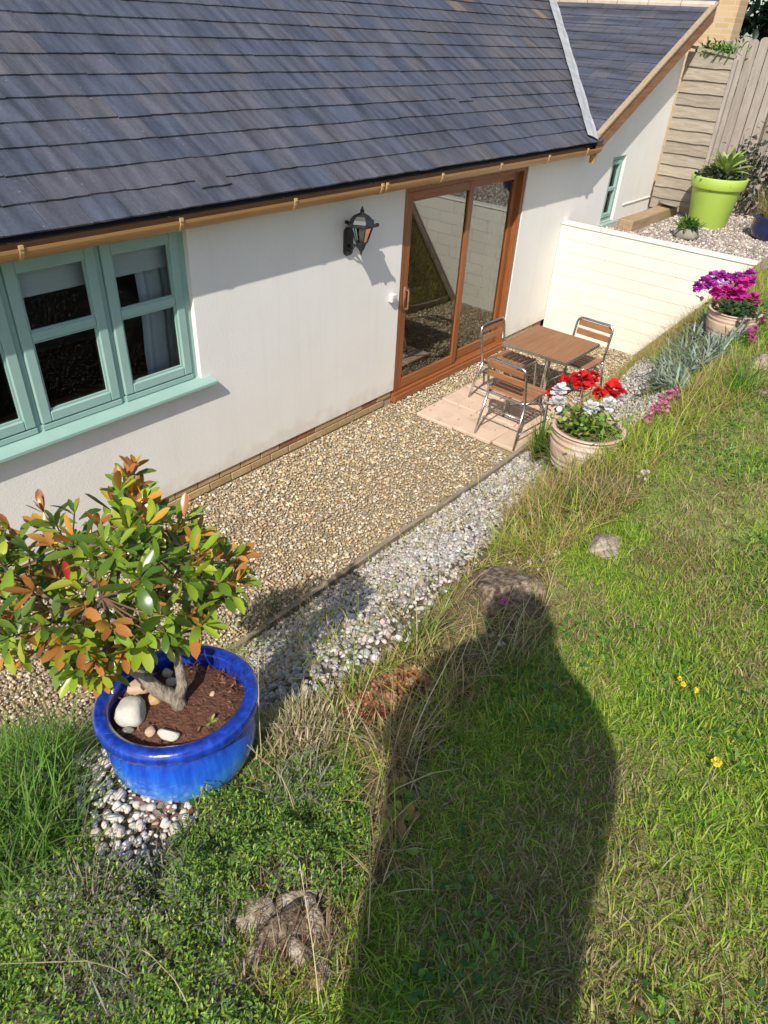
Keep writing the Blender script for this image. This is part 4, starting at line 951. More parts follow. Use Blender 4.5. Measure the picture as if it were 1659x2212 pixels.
for p_ in tips:
    ax = p_-CR; ax = ax/np.linalg.norm(ax)+np.array([-.15, -.25, .75]); ax /= np.linalg.norm(ax)
    low = p_[2] < CR[2]-.05; nl = random.randint(7, 10); young = random.random() < .64; a0 = random.random()*6.28
    s_, u_ = rot_basis(ax[None]); s_, u_ = s_[0], u_[0]
    for k in range(nl):
        inner = k < 5; an = a0+k*2.4; el = random.uniform(.75, 1.25) if inner else random.uniform(.0, .6)
        d = ax*math.sin(el)+(s_*math.cos(an)+u_*math.sin(an))*math.cos(el)
        if inner and young: ck = random.choice(['bronze', 'bronze', 'orange', 'bronze', 'lime'])
        elif random.random() < (.6 if low else .42): ck = 'lime'
        elif random.random() < .07: ck = 'bronze'
        elif random.random() < .012: ck = 'red'
        else: ck = 'green'
        LB.append(p_-ax*(.004+.011*max(0, k-3))+d*.004); LDi.append(d); LL.append(random.uniform(.045, .078) if inner else random.uniform(.058, .092)); LC.append(ck)
LB, LDi, LL = np.array(LB), np.array(LDi), np.array(LL)
M_leaf = {}
for kk in KEYS:
    a, b_ = PAL[kk][0], PAL[kk][1]; M_leaf[kk] = leafmat('shrub_leaf_'+kk, .25, .27, .55, False, [(.15, PAL[kk][-1]), (.5, a), (.85, b_)])
UN = {}
for kk in KEYS:
    for sh in range(4):
        V, P, C_ = leaves(np.zeros((1, 3)), np.array([[1.0, 0, 0]]), 1.0, (.33, .38, .29, .35)[sh], np.zeros((1, 3)), (.35, .2, .5, .3)[sh], (.3, .75, .1, -.35)[sh])
        me = bpy.data.meshes.new('leaf'); me.from_pydata([tuple(q) for q in V], [], [tuple(f) for f in P[0]]); me.materials.append(M_leaf[kk]); me.shade_smooth(); UN[kk, sh] = me
dz_ = np.linalg.norm(LB-CAM, axis=1); uu, vv, _ = project(LB); order = np.argsort(dz_+np.where((uu > -40) & (uu < 1700), 0, 5))
sN, uN = rot_basis(LDi); rl = RNG.normal(0, .45, len(LB)); shv = RNG.integers(0, 4, len(LB))
for i in order[:300]:
    c_, s1 = math.cos(rl[i]), math.sin(rl[i]); sx, ux = sN[i]*c_+uN[i]*s1, uN[i]*c_-sN[i]*s1; L_ = LL[i]; o_ = LB[i]-B0
    mt = Matrix(((LDi[i][0]*L_, sx[0]*L_, ux[0]*L_, o_[0]), (LDi[i][1]*L_, sx[1]*L_, ux[1]*L_, o_[1]), (LDi[i][2]*L_, sx[2]*L_, ux[2]*L_, o_[2]), (0, 0, 0, 1)))
    o = bpy.data.objects.new('leaf', UN[LC[i], shv[i]]); link(o, shrub); o.matrix_local = mt
ri = order[300:]
colr = np.array([jit(PAL[LC[i]], 1, .2)[0] for i in ri])
M['shrubleaf'] = leafmat('shrub_leaf_mass', .25, .27, .55)
part_np('foliage', [leaves(LB[ri], LDi[ri], LL[ri], LL[ri]*.34, colr, .32, RNG.uniform(-.2, .6, len(ri)), roll=rl[ri])], M['shrubleaf'], shrub, 'stuff', True)
# a seedling in the compost
sdl = thing('seedling', 'tiny pale green seedling in the compost of the blue pot', 'plant', on_soil(456, 1560))
n = 9; part_np('foliage', [leaves(np.repeat(on_soil(456, 1560)[None], n, 0), sph(n, .7), RNG.uniform(.015, .028, n), .008, jit([(.28, .34, .08)], n))], M['leafcol'], sdl)

# ---------------------------------------------------------------- terracotta pots and flowers
def terracotta(loc, R0, H, label, name='terracotta_pot'):
    pr_ = [(0, 0), (R0*.80, 0), (R0*.84, .01)]
    for k in range(1, 22):
        t = k/22; r = R0*(.84+.16*math.sin(min(1, t*1.25)*math.pi/2)); rib = .012*R0/.2 if (t < .30 or t > .62) and k % 3 == 0 else 0
        pr_.append((r-rib, H*t))
    pr_ += [(R0*1.0, H*.965), (R0*1.05, H*.97), (R0*1.06, H*.99), (R0*1.03, H), (R0*.95, H), (R0*.92, H*.97), (R0*.9, H*.85)]
    return round_pot(name, label, 'plant pot', loc, pr_, M['terracotta'], H*.88, R0*.91, 48)
def flower_head(c, r, col, n, flat=.6, pet=.4):
    d = sph(n, .35); P = c+d*np.array([r, r, r*flat])*RNG.uniform(.35, .85, (n, 1))
    return leaves(P, d+RNG.normal(0, .6, (n, 3)), r*pet*1.9, r*pet*2.2, jit(col, n, .18), .15, .3, [(0, .3), (.5, 1), (1, .5)])
T1 = hit(1252, 1000)+np.array([0, 0, -.01]); kT = np.linalg.norm(RM[2]@(T1-CAM)); R1 = .5*153*kT/FPX/1.05; H1 = R1*1.28
terracotta(T1, R1, H1, 'pale ribbed terracotta pot of red and white flowers beside the chairs')
RT = T1+np.array([0, 0, H1*.9])
ger = thing('geranium', 'red and white flowering geranium in the nearer terracotta pot', 'flowers', RT)
n = 520; P = RT+np.stack([RNG.normal(0, R1*.42, n), RNG.normal(0, R1*.42, n), RNG.uniform(-.01, R1*.45, n)], 1)
part_np('foliage', [leaves(P, sph(n, .7), RNG.uniform(.018, .042, n), RNG.uniform(.014, .034, n), jit([(.12, .22, .03), (.20, .30, .05), (.30, .34, .07), (.07, .14, .025)], n, .25), .1, .2, [(0, .5), (.4, 1), (1, .5)])], M['leafcol'], ger)
def zpt(x0, y0, x1, y1, zw, u, v): s_ = (x1-x0)/zw; return ((x0+u*s_)*.576, (y0+v*s_)*.576)
RED = [(.62, .012, .015), (.75, .02, .02), (.5, .008, .012)]; WHT = [(.72, .70, .68), (.80, .78, .76), (.70, .62, .62)]
def stem_to(mb, c, b_): mb.tube([b_, (b_+c)/2+np.array([0, 0, .02]), c], .0022, 4, False)
stm = MB()
for (u, v, r, colr_, dk) in [(790, 340, 95, RED, .0), (605, 345, 55, RED, .1), (465, 480, 52, RED, .0), (1100, 450, 95, RED, -.02), (960, 480, 60, RED, .03), (900, 310, 60, RED, .12), (560, 465, 75, WHT, -.04), (525, 585, 75, WHT, -.06), (865, 640, 72, WHT, -.10), (1050, 600, 68, WHT, -.08), (1180, 560, 45, WHT, .02), (735, 550, 30, WHT, -.02)]:
    pu, pv = zpt(1900, 1300, 2500, 1850, 1659, u, v); c_ = at(pu, pv, kT-.04+dk); rr = r*.2083*kT/FPX
    part_np('flower_head', [flower_head(c_, rr, colr_, 40, .7)], M['petal'], ger); stem_to(stm, c_, RT+np.array([random.uniform(-.05, .05), random.uniform(-.05, .05), 0]))
stm.build('stems', M['twig'], ger)
T2 = hit(1571, 722)+np.array([0, 0, -.02]); kP = float(RM[2]@(T2-CAM)); R2 = .5*107*kP/FPX/1.05; H2 = R2*1.15
terracotta(T2, R2, H2, 'pale ribbed terracotta pot of purple flowers up the bank near the cream wall')
RT2 = T2+np.array([0, 0, H2*.9])
pet_ = thing('petunia', 'purple and magenta flowers in the farther terracotta pot', 'flowers', RT2)
n = 260; P = RT2+np.stack([RNG.normal(0, R2*.5, n), RNG.normal(0, R2*.5, n), RNG.uniform(0, R2*.4, n)], 1)
part_np('foliage', [leaves(P, sph(n, .6), RNG.uniform(.03, .06, n), .035, jit([(.04, .09, .025), (.08, .15, .04), (.03, .06, .02)], n, .25), .1, .2)], M['leafcol'], pet_)
PUR = [(.48, .045, .40), (.58, .08, .50), (.38, .03, .33)]; MAG = [(.58, .03, .30), (.66, .05, .36), (.48, .02, .22)]
stm = MB()
for (u, v, r, cc, dk) in [(930, 300, 55, PUR, .1), (1030, 300, 55, PUR, .12), (820, 375, 58, PUR, 0), (730, 430, 45, PUR, -.05), (1130, 330, 55, PUR, .15), (1240, 320, 58, PUR, .15), (1390, 280, 60, PUR, .2), (930, 440, 55, PUR, -.05), (990, 510, 58, MAG, -.1), (1120, 490, 62, MAG, -.06), (1240, 540, 75, MAG, -.08), (1300, 400, 60, MAG, .05), (1430, 590, 62, MAG, .0), (1410, 360, 50, MAG, .15), (1060, 400, 40, [(.75, .6, .75)], 0)]:
    pu, pv = zpt(2400, 950, 2880, 1600, 1633, u, v); c_ = at(pu, pv, kP+.02+dk); rr = r*.1694*kP/FPX
    part_np('flower_head', [flower_head(c_, rr*1.15, cc, 44, .75, .5)], M['petal'], pet_); stem_to(stm, c_, RT2+np.array([random.uniform(-.08, .08), random.uniform(-.08, .08), 0]))
stm.build('stems', M['twig'], pet_)

# ---------------------------------------------------------------- rocks
for (u, v, px, sz, rot, mat, seed, lab, cat) in [
    (1085, 1285, 230, (1, .7, .5), .15, 'rock', 11, 'brown lichen-spotted rock at the edge of the white gravel', 'rock'),
    (1312, 1185, 135, (1, .7, .3), .2, 'rockpale', 12, 'pale flat stone sunk in the grass above the white gravel', 'rock'),
    (1645, 790, 80, (1, .8, .6), .2, 'rockpale', 13, 'pale rounded rock at the right edge below the purple flower pot', 'rock'),
    (1640, 855, 70, (1, .7, .5), .9, 'rock', 14, 'smaller brown rock under the pale rounded one at the right edge', 'rock')]:
    p_ = hit(u, v); k = float(RM[2]@(p_-CAM)); r = .5*px*k/FPX
    tag(place_mesh('rock', rock_mesh('rock', (sz[0]*r, sz[1]*r, sz[2]*r), seed, M[mat], 4, .3, .35, 1.6, 9), p_+np.array([0, 0, r*sz[2]*(.0 if seed == 11 else .15)]), (0, 0, rot)), lab, cat)
for i, (u, v, px, sz, rot, mat, lab) in enumerate([
    (560, 1975, 120, (1, .75, .34), .4, 'rockpale', 'broad tan stone on the left of the crumbled heap at the bottom'),
    (635, 1945, 105, (1, .55, .3), -.5, 'rockpale', 'long tan stone at the top of the crumbled heap'),
    (672, 1985, 100, (1, .6, .28), .9, 'rockpale', 'tan stone on the right of the crumbled heap'),
    (620, 2010, 160, (1, .8, .22), .1, 'rock', 'dark lichened slab in the middle of the crumbled heap'),
    (645, 2060, 85, (1, .7, .36), 1.2, 'rockpale', 'pale white-grey stone in front of the dark slab'),
    (550, 2065, 80, (1, .6, .35), .2, 'rockpale', 'small tan stone low on the left of the crumbled heap'),
    (700, 2110, 80, (1, .6, .35), .6, 'rockpale', 'whitish stone at the lower right of the crumbled heap')]):
    p_ = hit(u, v); k = float(RM[2]@(p_-CAM)); r = .5*px*k/FPX
    tag(place_mesh('rock', rock_mesh('rock', (sz[0]*r, sz[1]*r, sz[2]*r), 20+i, M[mat], 4, .26, .35, 1.5, 14), p_+np.array([0, 0, r*sz[2]*.2+.004]), (0, 0, rot)), lab, 'rock', 'crumbled stones at the bottom')

# =============================================================== STUFF ON THE GROUND
ICO = bmesh.new(); bmesh.ops.create_icosphere(ICO, subdivisions=1, radius=1); IV = np.array([v.co[:] for v in ICO.verts]); IF = np.array([[v.index for v in f.verts] for f in ICO.faces]); ICO.free()
def pebbles(P, size, col, flat=.55):
    n = len(P); q = RNG.normal(size=(n, 4)); q /= np.linalg.norm(q, axis=1, keepdims=True); w_, x, y, z = q.T
    Rm = np.stack([np.stack([1-2*(y*y+z*z), 2*(x*y-z*w_), 2*(x*z+y*w_)], 1), np.stack([2*(x*y+z*w_), 1-2*(x*x+z*z), 2*(y*z-x*w_)], 1), np.stack([2*(x*z-y*w_), 2*(y*z+x*w_), 1-2*(x*x+y*y)], 1)], 1)
    sc_ = size[:, None]*np.stack([np.ones(n), RNG.uniform(.6, .95, n), RNG.uniform(.4, .75, n)], 1)
    L_ = IV[None]*sc_[:, None, :]*(1+RNG.uniform(-.16, .16, (n, 12, 1))); V = np.einsum('nij,nvj->nvi', Rm, L_)
    V[:, :, 2] *= .8
    V = V+P[:, None, :]; b0 = (np.arange(n)*12)[:, None, None]
    return V.reshape(-1, 3), [(b0+IF[None]).reshape(-1, 3)], np.repeat(col, 12, 0)
def jgrid(x0, x1, y0, y1, st):
    X, Y = np.meshgrid(np.arange(x0, x1, st), np.arange(y0, y1, st)); X = X.ravel()+RNG.uniform(-.5, .5, X.size)*st; Y = Y.ravel()+RNG.uniform(-.5, .5, Y.size)*st; return X, Y
TAN = [(.52, .40, .25), (.43, .33, .19), (.60, .51, .37), (.35, .26, .16), (.63, .56, .44), (.48, .35, .20), (.29, .235, .17), (.56, .43, .26), (.40, .36, .29)]
X, Y = jgrid(-5.4, 3.15, -1.62, .0, .0203); k_ = -Y < edge_y(X)+.01
def slabmask(X, Y): return (X > -.09) & (X < 1.3) & (Y < -.375) & (Y > -1.72)
k_ &= ~(slabmask(X, Y) & (RNG.random(len(X)) < .985)); X, Y = X[k_], Y[k_]
zz = np.where(slabmask(X, Y), .036, .004-.03*smooth((Y+.45)/.3))+RNG.uniform(-.003, .009, len(X))
darkp = (fbm(X*1.7, Y*1.7) < .40)
col = jit(TAN, len(X), .25)
tag(part_np('tan_gravel', [pebbles(np.stack([X, Y, zz], 1), RNG.gamma(7, .0112/7, len(X)), col)], M['pebble'], None, 'stuff', True), 'golden tan gravel covering the patio beside the cottage', 'gravel')

ZG = {'strip': [(470, 1420), (560, 1365), (660, 1292), (800, 1205), (900, 1135), (1010, 1040), (1090, 965), (1185, 985), (1190, 1020), (1105, 1100), (1060, 1180), (1010, 1240), (930, 1310), (900, 1380), (800, 1440), (730, 1500), (650, 1520), (560, 1540), (500, 1480)],
      'potside': [(160, 1590), (240, 1560), (430, 1760), (370, 1830), (290, 1900), (225, 1880), (165, 1760)],
      'pile': [(530, 1980), (580, 1945), (650, 1925), (730, 1960), (740, 2060), (700, 2100), (610, 2090), (545, 2060)],
      'brock': [(1010, 1310), (1020, 1250), (1090, 1225), (1155, 1245), (1155, 1310), (1090, 1330)],
      'bare': [(745, 1560), (790, 1505), (850, 1450), (915, 1445), (935, 1500), (900, 1555), (820, 1570), (770, 1590)],
      'upper': [(1310, 850), (1390, 770), (1440, 810), (1430, 880), (1350, 935), (1300, 930)],
      'thyme': [(-60, 2030), (60, 1960), (170, 1885), (300, 1830), (430, 1745), (560, 1690), (640, 1640), (740, 1650), (800, 1760), (800, 1900), (740, 1960), (700, 2000), (500, 2000), (520, 2120), (600, 2230), (560, 2400), (-100, 2400)],
      'long': [(-120, 1400), (60, 1470), (200, 1560), (205, 1700), (200, 1830), (100, 1930), (-60, 2010), (-200, 2050), (-200, 1450)],
      'dry': [(900, 1390), (1010, 1240), (1100, 1110), (1200, 1015), (1330, 950), (1450, 860), (1600, 770), (1700, 740), (1700, 830), (1560, 890), (1440, 985), (1350, 1110), (1200, 1210), (1180, 1330), (1080, 1430), (960, 1560), (880, 1800), (820, 1950), (780, 1820), (780, 1640), (700, 1560), (760, 1490)]}
def zone(X, Y):
    Z_ = gh(X, Y); u, v, d = project(np.stack([X, Y, Z_], 1)); z = np.zeros(len(X), int); s_ = -Y-edge_y(X)
    z[(s_ < 1.25)] = 2; z[(s_ < 1.0) & (X < -4.9)] = 3
    for i, nme in enumerate(['dry', 'long', 'thyme', 'strip', 'potside', 'upper', 'bare', 'pile', 'brock']):
        z[inpoly(u, v, ZG[nme])] = [2, 3, 4, 1, 1, 1, 5, 5, 5][i]
    z[s_ <= 0.02] = -1; return z, Z_
# bare soil under the bank planting, thatch under the lawn
lm = lawn_bank.data; lm.materials.append(M['soil']); nf = len(lm.polygons); cc = np.zeros(nf*3, np.float32); lm.polygons.foreach_get('center', cc); cc = cc.reshape(-1, 3)
zf_, _ = zone(cc[:, 0].astype(float)+RNG.normal(0, .03, nf), cc[:, 1].astype(float)+RNG.normal(0, .03, nf)); lm.polygons.foreach_set('material_index', np.isin(zf_, [1, 2, 4, 5]).astype(np.int32))
# white gravel
X, Y = jgrid(-5.6, 3.1, -3.6, -1.2, .0235); z, Z_ = zone(X, Y)
w_ = fbm(X*5, Y*5); k_ = (z == 1) | ((z == 2) & (w_ > .62) & (RNG.random(len(X)) < .12)); k_ &= RNG.random(len(X)) < .95
X, Y, Z_ = X[k_], Y[k_], Z_[k_]
px_ = (X < -4.45); X = np.concatenate([X, X[px_]+RNG.normal(0, .012, px_.sum())]); Y = np.concatenate([Y, Y[px_]+RNG.normal(0, .012, px_.sum())]); Z_ = gh(X, Y)
WG = [(.56, .51, .46), (.47, .42, .36), (.62, .58, .53), (.36, .32, .29), (.50, .44, .37), (.27, .24, .215), (.54, .48, .43), (.40, .37, .35)]
tag(part_np('white_gravel', [pebbles(np.stack([X, Y, Z_+RNG.uniform(.002, .012, len(X))], 1), RNG.gamma(8, .0132/8, len(X))*np.where(X < -4.45, .92, 1.0), np.where((X < -4.45)[:, None], jit(WG, len(X), .2)**.6*np.array([1, .94, .85]), jit(WG, len(X), .2)))], M['pebble'], None, 'stuff', True), 'coarse white and grey pebbles on the bank beside the patio', 'gravel')
X, Y = jgrid(3.36, 6.9, -3.0, -.02, .036); k_ = ~((X > 4.28) & (X < 5.9) & (Y > -.48)); X, Y = X[k_], Y[k_]
tag(part_np('upper_gravel', [pebbles(np.stack([X, Y, terr_h(X, Y)+.008], 1), RNG.gamma(8, .018/8, len(X)), jit([(.50, .43, .37), (.38, .31, .26), (.58, .52, .47), (.28, .23, .19)], len(X), .2))], M['pebble'], None, 'stuff', True), 'greyish gravel on the upper level behind the cream wall', 'gravel')

# ---- grass
def sample(n, x0, x1, y0, y1):
    X = RNG.uniform(x0, x1, n); Y = RNG.uniform(y0, y1, n); z, Z_ = zone(X, Y); return X, Y, z, Z_
GRN = np.array([(.25, .43, .035), (.34, .54, .05), (.46, .60, .075), (.15, .29, .03), (.54, .58, .12)])
STR = np.array([(.50, .41, .20), (.40, .31, .14), (.58, .50, .29), (.32, .235, .115)])
def mixcol(n, f, v=.22):
    g = jit(GRN, n, v); s_ = jit(STR, n, v); return np.where((RNG.random(n) < f)[:, None], s_, g)
parts = []
for (n, x0, x1, y0, y1, lw) in ((200000, -5.6, -2.6, -5.0, -2.9, 1.0), (60000, -6.6, 3.1, -6.2, -2.4, 1.25), (120000, -3.0, 2.6, -4.6, -2.5, 1.15)):
    X, Y, z, Z_ = sample(n, x0, x1, y0, y1); k_ = z == 0; 
    pt = fbm(X*2.6+4, Y*2.6); k_ &= RNG.random(n) < (.45+.9*pt)
    X, Y, Z_, pt = X[k_], Y[k_], Z_[k_], pt[k_]; m_ = len(X)
    f = np.clip(.24+1.7*(fbm(X*3.3+40, Y*3.3+9)-.48), .05, .75)
    parts.append(blades(np.stack([X, Y, Z_-.004], 1), RNG.gamma(6, .037/6, m_), RNG.uniform(.0022, .0042, m_)*lw, mixcol(m_, f), .65, .9, 1))
V, P, C_ = join(parts)
tag(np_mesh('lawn_grass', V, P, M['blade'], C_), 'short green lawn grass with straw patches', 'grass', kind='stuff')
# flat clover-like leaves in the lawn
X, Y, z, Z_ = sample(16000, -5.4, 1.5, -5.0, -2.9); k_ = (z == 0) & (fbm(X*2.2+70, Y*2.2) > .56); X, Y, Z_ = X[k_], Y[k_], Z_[k_]; n = len(X)
tag(part_np('clover', [leaves(np.stack([X, Y, Z_+RNG.uniform(.005, .025, n)], 1), sph(n, .0)*np.array([1, 1, .25])+[0, 0, .3], RNG.uniform(.012, .026, n), RNG.uniform(.01, .018, n), jit([(.05, .15, .02), (.09, .22, .03), (.14, .28, .04)], n, .25), .2, .2, [(0, .3), (.55, 1), (1, .4)])], M['leafcol'], None, 'stuff'), 'small broad clover leaves scattered in the lawn', 'clover')
# long and dry grass
parts = []
X, Y, z, Z_ = sample(300000, -4.7, 3.05, -4.1, -1.45); dn = fbm(X*3+11, Y*3); near_ = np.where(X < -2.2, 1.0, .7)
k_ = (((z == 2) | ((z == 1) & (RNG.random(len(X)) < .10*smooth((fbm(X*4+3, Y*4+60)-.45)/.15)))) & (RNG.random(len(X)) < (.16+.6*smooth((dn-.30)/.25))*near_))
X2, Y2, Z2 = X[k_], Y[k_], Z_[k_]; m_ = len(X2); f = np.clip(.56+1.4*(fbm(X2*2+80, Y2*2)-.5), .2, .92)
parts.append(blades(np.stack([X2, Y2, Z2-.005], 1), RNG.gamma(5, .125/5, m_), RNG.uniform(.0022, .004, m_), np.clip(mixcol(m_, f)*np.array([1.2, 1.12, 1.0]), 0, .75), .5, 1.1, 2))
V, P, C_ = join(parts); tag(np_mesh('bank_grass', V, P, M['blade'], C_), 'long dry yellowish grass along the crest of the bank', 'grass', kind='stuff')
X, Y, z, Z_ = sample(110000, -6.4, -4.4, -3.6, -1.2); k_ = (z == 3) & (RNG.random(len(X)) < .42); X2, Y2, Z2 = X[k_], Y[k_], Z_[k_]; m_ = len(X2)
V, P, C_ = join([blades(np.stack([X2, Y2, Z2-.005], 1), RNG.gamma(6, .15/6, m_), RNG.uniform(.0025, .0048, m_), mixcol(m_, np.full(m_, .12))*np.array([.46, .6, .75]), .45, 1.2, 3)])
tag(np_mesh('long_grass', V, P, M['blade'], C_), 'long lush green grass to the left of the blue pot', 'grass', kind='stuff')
# ---- thyme mat
X, Y, z, Z_ = sample(60000, -5.9, -3.9, -4.2, -2.6); k_ = (z == 4) & (RNG.random(len(X)) < .3+.6*smooth((fbm(X*11+5, Y*11)-.3)/.3)); X, Y, Z_ = X[k_], Y[k_], Z_[k_]
cl = fbm(X*9, Y*9); Hh = (.010+.085*smooth((cl-.3)/.4))*(.5+1.1*fbm(X*3+50, Y*3)); n = len(X); 
sprig = []
tone = fbm(X*4+30, Y*4+12)
for k in range(6):
    t = (k+.5)/6; P0 = np.stack([X, Y, Z_], 1)+np.stack([RNG.normal(0, .004, n), RNG.normal(0, .004, n), Hh*t*RNG.uniform(.7, 1.2, n)], 1)
    c_ = jit([(.14, .27, .034), (.21, .37, .04), (.09, .18, .034), (.34, .42, .06), (.16, .25, .06)], n, .28); g_ = jit([(.24, .22, .17), (.17, .18, .12), (.29, .25, .19)], n, .2)
    c_ = np.where((RNG.random(n) < np.clip(.85-1.4*tone, .03, .6))[:, None], g_, c_)
    sprig.append(leaves(P0, sph(n, .75), RNG.uniform(.008, .017, n), RNG.uniform(.003, .0055, n), c_, .15, .2, [(0, .3), (.5, 1), (1, .1)]))
V, P, C_ = join(sprig); tag(np_mesh('thyme_mat', V, P, M['leafcol'], C_), 'low mat of green and grey thyme in front of the blue pot', 'thyme', kind='stuff')
X, Y, z, Z_ = sample(15000, -5.9, -3.9, -4.2, -2.6); k_ = (z == 4) & (fbm(X*4+30, Y*4+12) < .55); X, Y, Z_ = X[k_], Y[k_], Z_[k_]; m_ = len(X)
tag(part_np('thyme_spikes', [blades(np.stack([X, Y, Z_+.02], 1), RNG.uniform(.03, .075, m_), RNG.uniform(.0022, .0042, m_), jit([(.30, .27, .21), (.21, .21, .15), (.36, .31, .24), (.17, .20, .11)], m_), .4, .5, 2, widen=[.3, .9, 1.0])], M['leafcol'], None, 'stuff'), 'greyish faded flower spikes standing above the thyme', 'thyme')

# ---------------------------------------------------------------- single plants on the bank
def tuft(u, v, n, Lm, wdt, cols, label, name='grass_tuft', cat='grass', spread=.03, lean=.35, droop=.7, group=None, mat='blade', segs=3):
    p_ = hit(u, v) if not isinstance(u, np.ndarray) else u
    t = thing(name, label, cat, p_, 0, group); P = p_+np.stack([RNG.normal(0, spread, n), RNG.normal(0, spread, n), np.full(n, -.01)], 1); P[:, 2] = np.maximum(P[:, 2], gh(P[:, 0], P[:, 1])-.01)
    part_np('blades', [blades(P, RNG.gamma(8, Lm/8, n), wdt, jit(cols, n), lean, droop, segs)], M[mat], t); return t
GG = [(.10, .21, .03), (.16, .28, .04), (.07, .15, .025)]; GY = [(.25, .32, .07), (.34, .36, .10), (.16, .24, .05)]; SW_ = [(.50, .42, .22), (.60, .52, .32), (.38, .30, .14)]
tuft(1163, 995, 170, .27, .0065, GG, 'dark green upright grass tuft left of the red flower pot', spread=.025, lean=.15, droop=.3, group='grass tufts')
tuft(963, 1092, 40, .085, .004, GG, 'small green tuft on the edging beside the white gravel', spread=.015, lean=.2, droop=.3, group='grass tufts')
tuft(1012, 1062, 36, .085, .004, GG, 'second small green tuft along the edging, nearer the paving', spread=.013, lean=.2, droop=.3, group='grass tufts')
tuft(585, 1335, 60, .17, .004, [(.13, .17, .06), (.22, .20, .09), (.09, .13, .05)], 'loose grassy weed at the edging just beyond the blue pot', spread=.05, lean=.35, droop=.4, group='grass tufts')
tuft(905, 1400, 70, .16, .006, GY, 'yellowish green broad-bladed tuft at the top of the white gravel', spread=.03, lean=.3, group='grass tufts')
tuft(850, 1640, 130, .24, .0035, SW_, 'straw coloured dry grass clump below the red succulent', spread=.03, lean=.75, droop=.9, group='grass tufts')
tuft(1105, 1440, 120, .18, .0035, SW_+GY, 'dry grass clump in the shade below the brown rock', spread=.05, lean=.7, droop=.9, group='grass tufts')
tuft(1250, 1100, 200, .16, .004, GY+GG, 'tall green grass clump between the pale flat stone and the red flower pot', spread=.08, lean=.4, group='grass tufts')
tuft(1600, 850, 150, .20, .006, [(.20, .34, .05), (.30, .42, .07), (.12, .24, .04)], 'bright green grass clump below the rocks at the right edge', spread=.05, lean=.4, group='grass tufts')
tuft(195, 1985, 160, .13, .003, SW_+[(.3, .3, .12)], 'straw grass clump spreading out at the left edge of the thyme', spread=.012, lean=1.0, droop=.5, group='grass tufts')
# pale dried flower mound right of the blue pot
p_ = hit(655, 1580); t = thing('dried_mound', 'pale dried-out flower mound right of the blue pot', 'plant', p_); n = 1500
P = p_+np.stack([RNG.normal(0, .055, n), RNG.normal(0, .05, n), np.zeros(n)], 1); P[:, 2] = gh(P[:, 0], P[:, 1])
part_np('spikes', [blades(P, RNG.uniform(.04, .11, n), RNG.uniform(.003, .006, n), jit([(.52, .43, .26), (.42, .35, .20), (.60, .52, .36), (.30, .30, .12)], n), .45, .3, 2, widen=[.35, .9, 1.0])], M['leafcol'], t)
# tall bare stalks
SD = [(565, 1640, .42, (.03, .02)), (572, 1560, .36, (.02, .0)), (640, 1760, .34, (-.07, .05)), (795, 2040, .42, (.02, .03)), (415, 2190, .32, (-.03, .02)), (740, 1660, .3, (.12, .02)), (690, 2180, .3, (.06, .10)), (300, 2120, .3, (-.16, .08)), (900, 1420, .3, (.10, .12)), (1010, 1430, .34, (-.16, -.1))]
SLB = ['thin straw stalk rising along the right side of the blue pot', 'short straw stalk behind the rim of the blue pot', 'arching straw stalk over the green thyme right of the pot', 'tall straw stalk beside the crumbled stones', 'straw stalk at the bottom edge left of the crumbled stones', 'straw stalk leaning right from the dried mound', 'bent straw stalk at the lower right of the crumbled stones', 'straw stalk lying across the thyme at the lower left', 'straw stalk leaning over the yellowish tuft', 'dark straw stalk leaning left in the shaded grass']
for (u, v, h_, l_), lb in zip(SD, SLB):
    p_ = hit(u, v); s = MB(); m1 = p_+np.array([l_[0]*.4, l_[1]*.4, h_*.55]); m2 = p_+np.array([l_[0]*1.3, l_[1]*1.3, h_]); s.tube([p_-[0, 0, .01], p_*.5+m1*.5+[0, 0, .02], m1, m2], [.0019, .0016, .0013, .0008], 4)
    for k in range(5): q = m1*(1-k/5)+m2*k/5; s.tube([q, q+np.array([random.uniform(-.012, .012), random.uniform(-.012, .012), .022])], [.0016, .0004], 3)
    t = s.build('dry_stalk', M['straw'] if 'straw' in M else M.setdefault('straw', pm('dry_straw', [(.3, (.42, .34, .18)), (.7, (.56, .47, .28))], 20, rough=.8)), None); tag(t, lb, 'dry stalk', 'bare dry stalks')
# red succulent
p0_ = hit(835, 1520); sv = thing('red_succulent', 'red and orange succulent rosettes beside the white gravel', 'plant', p0_)
cs = [hit(u, v) for u, v in [(775, 1545), (790, 1530), (808, 1520), (822, 1500), (845, 1490), (868, 1475), (890, 1470), (860, 1505), (835, 1530), (815, 1545), (880, 1500), (905, 1490), (850, 1545), (880, 1540), (770, 1560)]]
for c_ in cs:
    n = 46; an = np.arange(n)*2.4; el = np.linspace(1.3, .1, n)+RNG.normal(0, .12, n); D = np.stack([np.cos(an)*np.cos(el), np.sin(an)*np.cos(el), np.sin(el)], 1)
    part_np('rosette', [leaves(c_+[0, 0, .015]+D*.004, D, np.linspace(.02, .05, n), np.linspace(.010, .018, n), jit([(.36, .11, .06), (.46, .20, .11), (.28, .08, .05), (.50, .32, .18), (.20, .20, .06), (.30, .16, .07)], n, .35), .3, -.2)], M['leafcol'], sv)
# yellow-leaved weed
p_ = hit(860, 1800); t = thing('yellow_weed', 'low weed with yellow and green leaves left of the shadow', 'plant', p_); n = 60
P = np.stack([hit(random.uniform(838, 885), random.uniform(1690, 1850)) for _ in range(n)])+[0, 0, .015]
part_np('foliage', [leaves(P, sph(n, .5), RNG.uniform(.02, .045, n), .022, jit([(.42, .42, .05), (.25, .36, .05), (.10, .24, .03), (.36, .22, .08)], n), .2, .2)], M['leafcol'], t)
